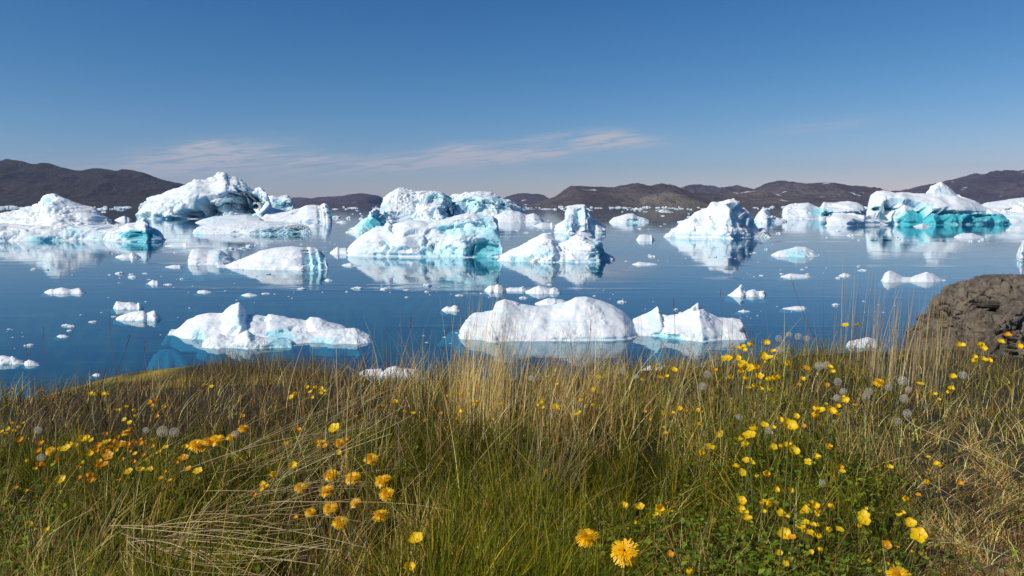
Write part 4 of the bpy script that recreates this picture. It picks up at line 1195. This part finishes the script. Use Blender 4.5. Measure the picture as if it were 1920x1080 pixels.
def pappus_mesh(seed):
    r = random.Random(seed); vs = []; fs = []
    n = 100
    for k in range(n):
        z = 1 - 2 * (k + .5) / n; ph = k * 2.39996 + r.uniform(-.1, .1)
        d = Vector((math.sqrt(1 - z * z) * math.cos(ph), math.sqrt(1 - z * z) * math.sin(ph), z))
        s = d.orthogonal().normalized(); t = d.cross(s)
        o = len(vs); w = .006
        for q in (d * .1 - s * w, d * .1 + s * w, d * .42 + s * w, d * .42 - s * w): vs.append(tuple(q))
        fs.append((o, o + 1, o + 2, o + 3))
        for m in range(5):
            a = 2 * math.pi * m / 5 + r.random()
            e = (s * math.cos(a) + t * math.sin(a)); f = d.cross(e)
            o = len(vs)
            for q in (d * .42 - f * .007, d * .42 + f * .007, d * .5 + e * .1 + f * .007, d * .5 + e * .1 - f * .007): vs.append(tuple(q))
            fs.append((o, o + 1, o + 2, o + 3))
    return mesh_np('pappus', vs, fs, smooth_shade=False)
def stem_mesh(seed):
    r = random.Random(seed); vs = []; fs = []; k = 7; ax, ay = r.uniform(-.05, .05), r.uniform(-.05, .05)
    for i in range(k):
        t = i / (k - 1)
        cx, cy = ax * math.sin(t * math.pi), ay * math.sin(t * math.pi)
        for j in range(5):
            a = 2 * math.pi * j / 5
            vs.append((cx, cy, t, a))
    return vs, k
def stem_obj(parent, length, rad, seed, mat):
    vs, k = stem_mesh(seed)
    V = [(x * length + math.cos(a) * rad, y * length + math.sin(a) * rad, z * length) for x, y, z, a in vs]
    f = [(i * 5 + j, i * 5 + (j + 1) % 5, (i + 1) * 5 + (j + 1) % 5, (i + 1) * 5 + j) for i in range(k - 1) for j in range(5)]
    return link('stem', mesh_np('stem', V, f), mat, parent)

BUT = [petal_mesh('petals', 5, .5, .42, c, 40 + i) for i, c in enumerate((.25, .5, .8, 1.0, 1.2, .65))]
ORA = [m.copy() for m in BUT]
for m in BUT: m.materials.append(BUTTER)
for m in ORA: m.materials.append(ORANGE)
BCE = dome_mesh('centre', .13, .12, .06, 10, 4, .2, 3); BCE.materials.append(CENTRE)
DAN = [dandelion_mesh(k) for k in range(3)]
for m in DAN: m.materials.append(DANDY)
BRA = dome_mesh('bracts', .17, -.22, .04, 10, 4, .1, 5); BRA.materials.append(STEM)
PAP = [pappus_mesh(k) for k in range(3)]
for m in PAP: m.materials.append(PAPPUS)
COR = dome_mesh('seed_core', .1, .1, 0, 8, 4, .1, 6); COR.materials.append(SEEDCORE)

def flower(kind, px, py, size, label, group=None):
    size = size * {'c': .76, 'd': .92}.get(kind, 1)
    S = {'b': .027, 'o': .027, 'd': .044, 'c': .046}[kind]
    d = F * S / size
    x, y, z = at(px, py, d)
    hov = z - float(ground(np.array([x]), np.array([d]))[0])
    lo, hi = (.14, .42) if kind in 'bo' else (.13, .40)
    if not lo <= hov <= hi:
        p = hit(px, py, min(max(hov, lo), hi))
        if p is None: return
        x, y, z = p
        d = y
    D = size * d / F
    rx, ry = x + random.uniform(-.03, .03), y + random.uniform(-.02, .05)
    gz_ = float(ground(np.array([rx]), np.array([ry]))[0]) - .01
    nm = {'b': 'buttercup', 'o': 'buttercup', 'd': 'dandelion', 'c': 'dandelion_clock'}[kind]
    e = bpy.data.objects.new(nm, None); COL.objects.link(e)
    e.location = (rx, ry, gz_); e.empty_display_size = .02
    tag(e, label, {'b': 'buttercup', 'o': 'buttercup', 'd': 'dandelion', 'c': 'dandelion clock'}[kind], group)
    top = Vector((x - rx, y - ry, z - gz_))
    up = Vector((random.uniform(-.35, .25), random.uniform(-.95, -.15), 1.0)).normalized() if kind in 'bo' else (Vector((random.uniform(-.3, .3), random.uniform(-.55, .05), 1.0)).normalized() if kind == 'd' else Vector((0, 0, 1)))
    s = stem_obj(e, top.length - (.5 * D if kind == 'c' else .05 * D) * .6, .0012 if kind in 'bo' else .0021, random.randint(0, 999), STEM)
    s.rotation_euler = top.to_track_quat('Z', 'Y').to_euler()
    def head(name, me, k=1.0):
        o = link(name, me, None, e)
        o.location = top; o.scale = (D * k,) * 3
        q = up.to_track_quat('Z', 'Y') @ Quaternion((0, 0, 1), random.uniform(0, 6.28))
        o.rotation_euler = q.to_euler()
        return o
    if kind in 'bo':
        head('petals', random.choice(BUT if kind == 'b' else ORA), 1.36); head('centre', BCE)
    elif kind == 'd':
        head('florets', random.choice(DAN)); head('bracts', BRA)
    else:
        head('pappus', random.choice(PAP)); head('seed_core', COR)

# z-regions: origin and scale of the survey lists
def conv(lst, ox, oy, sc): return [(k, ox + x / sc, oy + y / sc, s / sc) for k, x, y, s in lst]
b, o, d_, c_ = 'b', 'o', 'd', 'c'
FL = []
FL += conv([(b, x, y, s) for x, y, s in [(235, 497, 38), (265, 490, 34), (303, 485, 44), (270, 508, 36), (390, 470, 40), (428, 515, 34), (178, 552, 52), (232, 547, 40), (372, 540, 48), (405, 548, 38), (385, 572, 28), (265, 572, 36), (250, 600, 46), (297, 598, 46), (338, 607, 46), (252, 627, 40), (352, 642, 38), (275, 662, 38), (195, 655, 34), (400, 670, 40), (430, 662, 40), (455, 655, 38), (290, 710, 34), (325, 703, 36), (355, 715, 36), (408, 722, 34), (498, 585, 40), (580, 662, 34), (720, 598, 40), (735, 622, 32), (808, 372, 32), (873, 372, 26), (1420, 490, 50), (1525, 482, 40), (1540, 498, 42), (1497, 542, 30), (1490, 570, 42), (1545, 560, 42), (1572, 562, 36), (1635, 463, 38), (1735, 487, 38), (1380, 655, 44), (1370, 712, 34), (1353, 733, 30), (1290, 743, 28), (1207, 685, 36), (808, 778, 46), (770, 803, 30), (645, 860, 52), (650, 828, 50), (680, 830, 48), (732, 835, 54), (455, 878, 42), (510, 915, 80), (300, 960, 60), (322, 938, 56), (375, 910, 50), (425, 920, 30), (272, 1010, 42), (143, 958, 40), (28, 835, 40), (530, 1050, 64), (510, 1010, 44), (720, 1020, 34), (45, 1060, 38), (705, 790, 18)]]
           + [(o, x, y, s) for x, y, s in [(598, 600, 36), (558, 688, 26), (712, 690, 28), (858, 805, 32), (30, 898, 26), (590, 908, 22), (115, 612, 28), (740, 625, 26), (1670, 430, 40)]] + [(d_, 990, 672, 66)]
           + [(c_, x, y, s) for x, y, s in [(75, 632, 56), (50, 695, 60), (672, 585, 64), (712, 582, 56), (770, 670, 56), (800, 722, 52), (765, 757, 52), (935, 722, 56), (918, 748, 50), (1040, 700, 50), (1115, 665, 68), (1147, 712, 48), (1122, 760, 62), (1140, 838, 60), (1438, 635, 58), (245, 862, 56), (400, 930, 54), (455, 440, 50), (560, 430, 52), (510, 420, 44), (605, 440, 46), (1090, 880, 50), (1240, 800, 40), (455, 500, 50)]], 1300, 480, 2.842)
FL += conv([(b, x, y, s) for x, y, s in [(1293, 240, 32), (1328, 238, 26), (1358, 217, 34), (1452, 230, 34), (1195, 88, 26), (1305, 68, 24), (1335, 38, 34), (988, 70, 26), (965, 128, 26), (925, 147, 18), (905, 178, 24), (797, 108, 24), (768, 92, 20), (755, 70, 16), (720, 185, 26), (735, 175, 22), (735, 210, 18), (705, 200, 18), (790, 208, 34), (890, 240, 22), (900, 232, 20), (963, 202, 22), (295, 160, 24), (355, 150, 26), (410, 195, 20), (432, 185, 22), (540, 200, 26), (350, 230, 28), (340, 265, 24), (95, 230, 22), (130, 238, 24), (50, 187, 24), (745, 510, 32), (1665, 380, 30), (1675, 455, 38), (1622, 485, 32), (1652, 510, 34), (1762, 520, 44), (1808, 592, 34), (1468, 428, 28), (1550, 338, 30), (1648, 640, 44), (1648, 683, 42), (1673, 728, 44), (1770, 660, 38), (1745, 655, 30), (1755, 690, 22), (1830, 698, 36), (1845, 795, 60), (1825, 880, 30), (1108, 668, 44), (1180, 672, 46), (1272, 684, 60), (1255, 712, 40), (1330, 690, 18), (1160, 740, 18), (1410, 978, 44), (152, 820, 66), (122, 955, 56)]]
           + [(o, x, y, s) for x, y, s in [(1275, 72, 28), (1403, 230, 26), (1207, 230, 18), (1225, 265, 18), (1455, 287, 16), (1300, 327, 20), (828, 127, 20), (150, 235, 20), (185, 268, 20), (228, 225, 18), (260, 235, 20), (500, 265, 16), (735, 290, 20), (1885, 812, 36), (1320, 888, 34), (1393, 915, 18)]]
           + [(d_, 938, 803, 122), (d_, 1112, 872, 146), (d_, 18, 608, 76), (d_, 12, 540, 62)] + [(c_, 680, 72, 40), (c_, 1105, 42, 36), (c_, 1165, 65, 36)], 720, 680, 2.4615)
FL += conv([(b, x, y, s) for x, y, s in [(345, 585, 62), (290, 580, 40), (265, 605, 60), (248, 632, 46), (350, 640, 34), (450, 590, 60), (320, 720, 50), (355, 720, 44), (305, 770, 52), (330, 790, 50), (365, 808, 52), (430, 760, 60), (692, 655, 84), (695, 690, 80), (655, 725, 40), (985, 535, 62), (945, 637, 52), (970, 625, 36), (1022, 705, 80), (1088, 788, 104), (1220, 282, 50), (1245, 292, 36), (1145, 412, 52), (1038, 908, 34), (935, 992, 28), (725, 972, 34), (290, 258, 52), (180, 195, 72), (140, 135, 50)]]
           + [(o, x, y, s) for x, y, s in [(435, 150, 40), (530, 298, 38), (850, 862, 70), (1085, 495, 36), (1385, 428, 56), (1160, 318, 30), (938, 872, 24)]] + [(d_, 950, 1080, 200), (c_, 395, 408, 66), (c_, 1690, 1040, 44)], 1440, 800, 3.856)
FL += conv([(d_, x, y, s) for x, y, s in [(1570, 530, 78), (1672, 545, 84), (1812, 558, 82), (1835, 620, 84), (1548, 605, 84), (1425, 592, 66), (1685, 663, 62), (1565, 690, 80), (1472, 708, 62), (1612, 755, 86), (1803, 720, 92), (930, 388, 80), (955, 400, 76), (990, 372, 74), (1030, 365, 74), (1095, 352, 46), (1155, 310, 60), (1760, 455, 80), (1610, 380, 64), (1525, 382, 56), (600, 330, 56), (240, 418, 52)]]
           + [(b, x, y, s) for x, y, s in [(1393, 497, 46), (1300, 538, 46), (1245, 580, 32), (1262, 592, 30), (1240, 605, 26), (710, 510, 34), (665, 515, 40), (610, 518, 36), (400, 365, 40), (385, 372, 30), (412, 360, 32), (430, 440, 34), (520, 430, 40), (330, 395, 34), (355, 400, 34), (310, 410, 40), (285, 415, 30), (70, 330, 24), (40, 315, 22), (90, 310, 22), (110, 290, 18), (10, 330, 22), (60, 290, 20), (30, 340, 20), (560, 230, 22), (635, 230, 22), (600, 215, 20), (590, 270, 20), (615, 285, 22), (640, 258, 18), (430, 150, 22), (455, 160, 24), (490, 150, 22), (510, 155, 20), (1455, 118, 22), (1490, 125, 24), (1520, 125, 24), (1470, 140, 20), (1535, 140, 22), (1400, 155, 28), (1380, 165, 22), (1480, 170, 20), (1545, 155, 18), (1520, 145, 18), (970, 110, 20), (1000, 115, 20), (1020, 130, 18), (1605, 430, 32), (1585, 315, 50), (1870, 190, 28), (1815, 208, 22), (1785, 228, 20), (1150, 255, 20), (1075, 270, 18), (1690, 258, 16), (1725, 270, 16)]]
           + [(o, x, y, s) for x, y, s in [(515, 445, 44), (505, 420, 36), (575, 390, 36), (470, 400, 38), (455, 420, 30), (620, 410, 30), (425, 548, 40), (380, 548, 26), (190, 490, 34), (270, 475, 28), (195, 390, 36), (140, 770, 30), (870, 455, 40), (835, 478, 26), (720, 400, 24), (735, 435, 20), (500, 345, 26), (125, 612, 22), (490, 490, 26), (540, 375, 24), (690, 385, 22), (680, 440, 22), (630, 475, 26), (1390, 205, 18), (710, 190, 26), (720, 205, 20), (200, 133, 20), (1410, 325, 34), (1350, 385, 26), (1205, 630, 26), (1745, 480, 24), (1830, 490, 22), (1400, 735, 22), (760, 550, 22), (560, 555, 24), (1540, 395, 24), (1500, 380, 24), (1640, 372, 26)]]
           + [(c_, x, y, s) for x, y, s in [(770, 326, 72), (825, 330, 62), (692, 320, 40), (180, 320, 48), (195, 450, 50), (1112, 340, 48), (150, 312, 22), (170, 235, 34), (50, 205, 40)]], 0, 680, 2.526)
r9 = random.Random(99)
extra = []
for k, px, py, s in FL:
    if k == 'o' and px < 420:
      for _ in range(2):
        extra.append(('o' if r9.random() < .6 else 'b', px + r9.gauss(0, 26), py + r9.gauss(0, 14), s * r9.uniform(.7, 1.1)))
    if k == 'b' and px > 1330 and 740 < py < 1070 and s < 16 and r9.random() < .85:
        extra.append(('b', px + r9.gauss(0, 30), py + r9.gauss(0, 16), s * r9.uniform(.7, 1.1)))
FL += extra
LAB = [  # one-off labels: (kind, x, y) in photo pixels -> label
 ('d', 1101, 1006, 'dandelion with a bent pale stem at the bottom centre, left of the largest one'), ('d', 1172, 1034, 'large ragged orange dandelion at the bottom centre'), ('d', 1686, 1080, 'big dandelion cut off by the bottom edge at right'),
 ('d', 1648, 716, 'flat orange dandelion among the dandelion clocks in the right meadow'),
 ('b', 1722, 1004, 'largest bright buttercup at the lower right, widely open'), ('b', 1705, 983, 'buttercup just above the largest one at lower right'), ('b', 1619, 970, 'upper half of a pair of deep cupped buttercups, lower right'), ('b', 1620, 979, 'lower half of the deep cupped buttercup pair, lower right'),
 ('b', 782, 1013, 'side-on yellow flower at the bottom, left of centre'), ('b', 770, 1068, 'closed upright yellow flower at the bottom edge, left of centre'),
 ('b', 1237, 958, 'large tilted buttercup of the trio left of the lower leaves'), ('b', 1230, 969, 'lower petal mass of the tilted buttercup in the trio'), ('b', 1170, 951, 'leftmost buttercup of the trio above the large dandelion'), ('b', 1199, 953, 'middle buttercup of the trio above the large dandelion'),
 ('b', 1479, 802, 'wide buttercup hanging open beside a white seed clock'), ('b', 1487, 849, 'broad buttercup right of the leafy middle of the right meadow'), ('b', 1471, 1003, 'big round buttercup in the leaves at the lower right'),
 ('b', 1023, 887, 'lone yellow flower in the middle of the straw'), ('b', 1293, 1077, 'yellow flower on the bottom edge right of the large dandelion'),
 ('o', 1660, 1024, 'browned orange flower near the bottom at right'), ('o', 1256, 1041, 'orange bud right of the large bottom dandelion'), ('o', 1799, 911, 'faded orange flower in the dry corner at right'),
 ('b', 1756, 873, 'left of two touching buttercups before the bare patch'), ('b', 1763, 876, 'right of two touching buttercups before the bare patch'), ('b', 1737, 907, 'small buttercup beneath the touching pair before the bare patch'),
 ('b', 1695, 939, 'flat tilted buttercup above the one with pale petals, lower right'), ('b', 1685, 965, 'notched buttercup left of the largest lower right ones'),
 ('c', 305, 809, 'left and larger of the two touching seed clocks at left'), ('c', 327, 811, 'right of the two touching seed clocks at left'), ('c', 274, 807, 'small seed clock left of the touching pair'),
 ('c', 1386, 783, 'seed clock alone among the buttercup leaves'), ('c', 1806, 703, 'seed clock beside the right edge buttercups'), ('c', 1442, 806, 'white seed clock beside the wide open buttercup'),
 ('c', 1542, 906, 'pale seed clock in the leaves of the lower right'), ('c', 1878, 1070, 'tiny pale seed head in the bottom right corner'), ('c', 997, 709, 'pinkish seed clock behind the middle straw'),
 ('c', 1701, 775, 'lowest seed clock of the right group'), ('c', 1693, 714, 'largest topmost seed clock of the right group'), ('c', 1695, 747, 'seed clock just above the lowest one of the right group'),
 ('d', 621, 890, 'top left dandelion of the cluster below the leaning straw'), ('d', 662, 895, 'spiky dandelion in the top row of the cluster below the leaning straw'), ('d', 717, 901, 'top right dandelion of the cluster below the leaning straw'), ('d', 612, 919, 'dandelion under the top left one of the lower left cluster'),
 ('d', 638, 979, 'lowest dandelion of the lower left cluster'), ('d', 727, 927, 'orange dandelion on the right side of the lower left cluster'), ('d', 713, 965, 'double dandelion at the lower right end of the lower left cluster'), ('d', 667, 942, 'small round dandelion in the middle of the lower left cluster'), ('d', 619, 953, 'flat dandelion seen edge-on in the lower left cluster'), ('d', 583, 960, 'leftmost low dandelion of the lower left cluster'), ('d', 564, 914, 'upper leftmost dandelion of the lower left cluster'),
 ('b', 551, 877, 'yellow flower standing alone above the lower left dandelions'), ('b', 515, 893, 'yellow flower left of the one above the lower left dandelions'), ('d', 433, 819, 'dandelion alone right of the long orange row'), ('d', 457, 803, 'faint dandelion highest right of the long orange row'), ('d', 697, 860, 'wide reddish dandelion above the lower left cluster'),
 ('d', 238, 811, 'orange dandelion below the buttercup sprigs at left'), ('d', 95, 845, 'leftmost orange dandelion beneath the seed clock'),
]
ZONES = [  # (x0, x1, y0, y1, place words)
 (1340, 1475, 560, 745, 'in the dense yellow patch on the right crest', 'flowers in the dense yellow patch on the right crest'),
 (1475, 1600, 560, 745, 'scattered between the yellow patch and the seed clocks', 'flowers between the yellow patch and the seed clocks'),
 (1600, 1960, 560, 745, 'near the rock at the right', 'flowers near the rock'),
 (1500, 1760, 745, 850, 'in the small group below the seed clocks', 'flowers below the seed clocks'),
 (1130, 1340, 640, 830, 'in the short row left of the yellow patch', 'flowers in the short row left of the yellow patch'),
 (960, 1140, 640, 830, 'in the straw on the middle crest', 'flowers in the straw on the middle crest'),
 (740, 960, 640, 830, 'behind the tall middle straw tuft', 'flowers behind the tall middle straw'),
 (1280, 1500, 745, 880, 'above the leaves in the middle of the right meadow', 'flowers in the middle of the right meadow'),
 (1280, 1560, 880, 1100, 'low in the leaves at the lower right', 'flowers low in the leaves at the lower right'),
 (1560, 1960, 745, 1100, 'beside the dry corner at the lower right', 'flowers beside the dry corner'),
 (520, 700, 640, 770, 'in the sprig group on the left crest', 'flowers in the sprig group on the left crest'),
 (350, 430, 800, 850, 'in the long orange row left of the straw', 'flowers in the long orange row'),
 (560, 740, 770, 870, 'among the leaning straw', 'flowers among the leaning straw'),
 (-50, 80, 640, 830, 'in the pale sprigs at the left edge', 'flowers in the pale sprigs at the left edge'),
 (80, 300, 740, 800, 'in the brown stems below the mossy knoll', 'flowers below the mossy knoll'),
 (60, 350, 800, 1000, 'in the loose orange drift at left', 'flowers in the loose orange drift at left'),
 (0, 2000, 0, 2000, 'loose in the left half of the grass', 'flowers loose in the left half of the grass'),
]
KW = {'b': 'small yellow buttercup', 'o': 'small faded orange flower', 'd': 'orange yellow dandelion', 'c': 'grey dandelion seed clock'}
used = set()
for k, px, py, s in FL:
    best = None
    for i, (lk, lx, ly, lab) in enumerate(LAB):
        if lk == k and i not in used and abs(lx - px) < 4 and abs(ly - py) < 4:
            best = i; break
    if best is not None:
        used.add(best)
        flower(k, px, py, s, LAB[best][3])
        continue
    for x0, x1, y0, y1, pl, grp in ZONES:
        if x0 <= px <= x1 and y0 <= py <= y1:
            g2 = grp.replace('flowers', {'b': 'buttercups', 'o': 'orange flowers', 'd': 'dandelions', 'c': 'seed clocks'}[k])
            flower(k, px, py, s, KW[k] + ' ' + pl, g2)
            break


# ------------------------------------------------------------------ air
def haze():
    t = NT('air')
    v = t.n('ShaderNodeVolumePrincipled')
    v.inputs['Color'].default_value = (0.45, 0.60, 1.0, 1)
    v.inputs['Density'].default_value = HAZE
    v.inputs['Anisotropy'].default_value = 0.3
    t.l(v.outputs[0], t.out.inputs['Volume'])
    X0, Y0, Y1, Z0, Z1 = 14000, -300, 10500, -16, 520
    vs = [(x, y, z) for z in (Z0, Z1) for y in (Y0, Y1) for x in (-X0, X0)]
    fs = [(0, 2, 3, 1), (4, 5, 7, 6), (0, 1, 5, 4), (2, 6, 7, 3), (0, 4, 6, 2), (1, 3, 7, 5)]
    o = link('haze', mesh_np('haze', vs, fs, smooth_shade=False), t.m)
    tag(o, 'thin blue air in front of the far hills', 'haze', kind='stuff')
HAZE = 0.000042
if HAZE: haze()

# ------------------------------------------------------------------ render settings
scene.view_settings.view_transform = 'Standard'
scene.view_settings.look = 'None'
scene.view_settings.exposure = 0.0
scene.view_settings.gamma = 1.0
scene.render.film_transparent = False
cy = scene.cycles
cy.max_bounces = 6
cy.diffuse_bounces = 3
cy.glossy_bounces = 3
cy.transmission_bounces = 3
cy.transparent_max_bounces = 6
cy.volume_bounces = 0
cy.sample_clamp_indirect = 6.0
cy.caustics_reflective = False
cy.caustics_refractive = False
cy.use_denoising = True
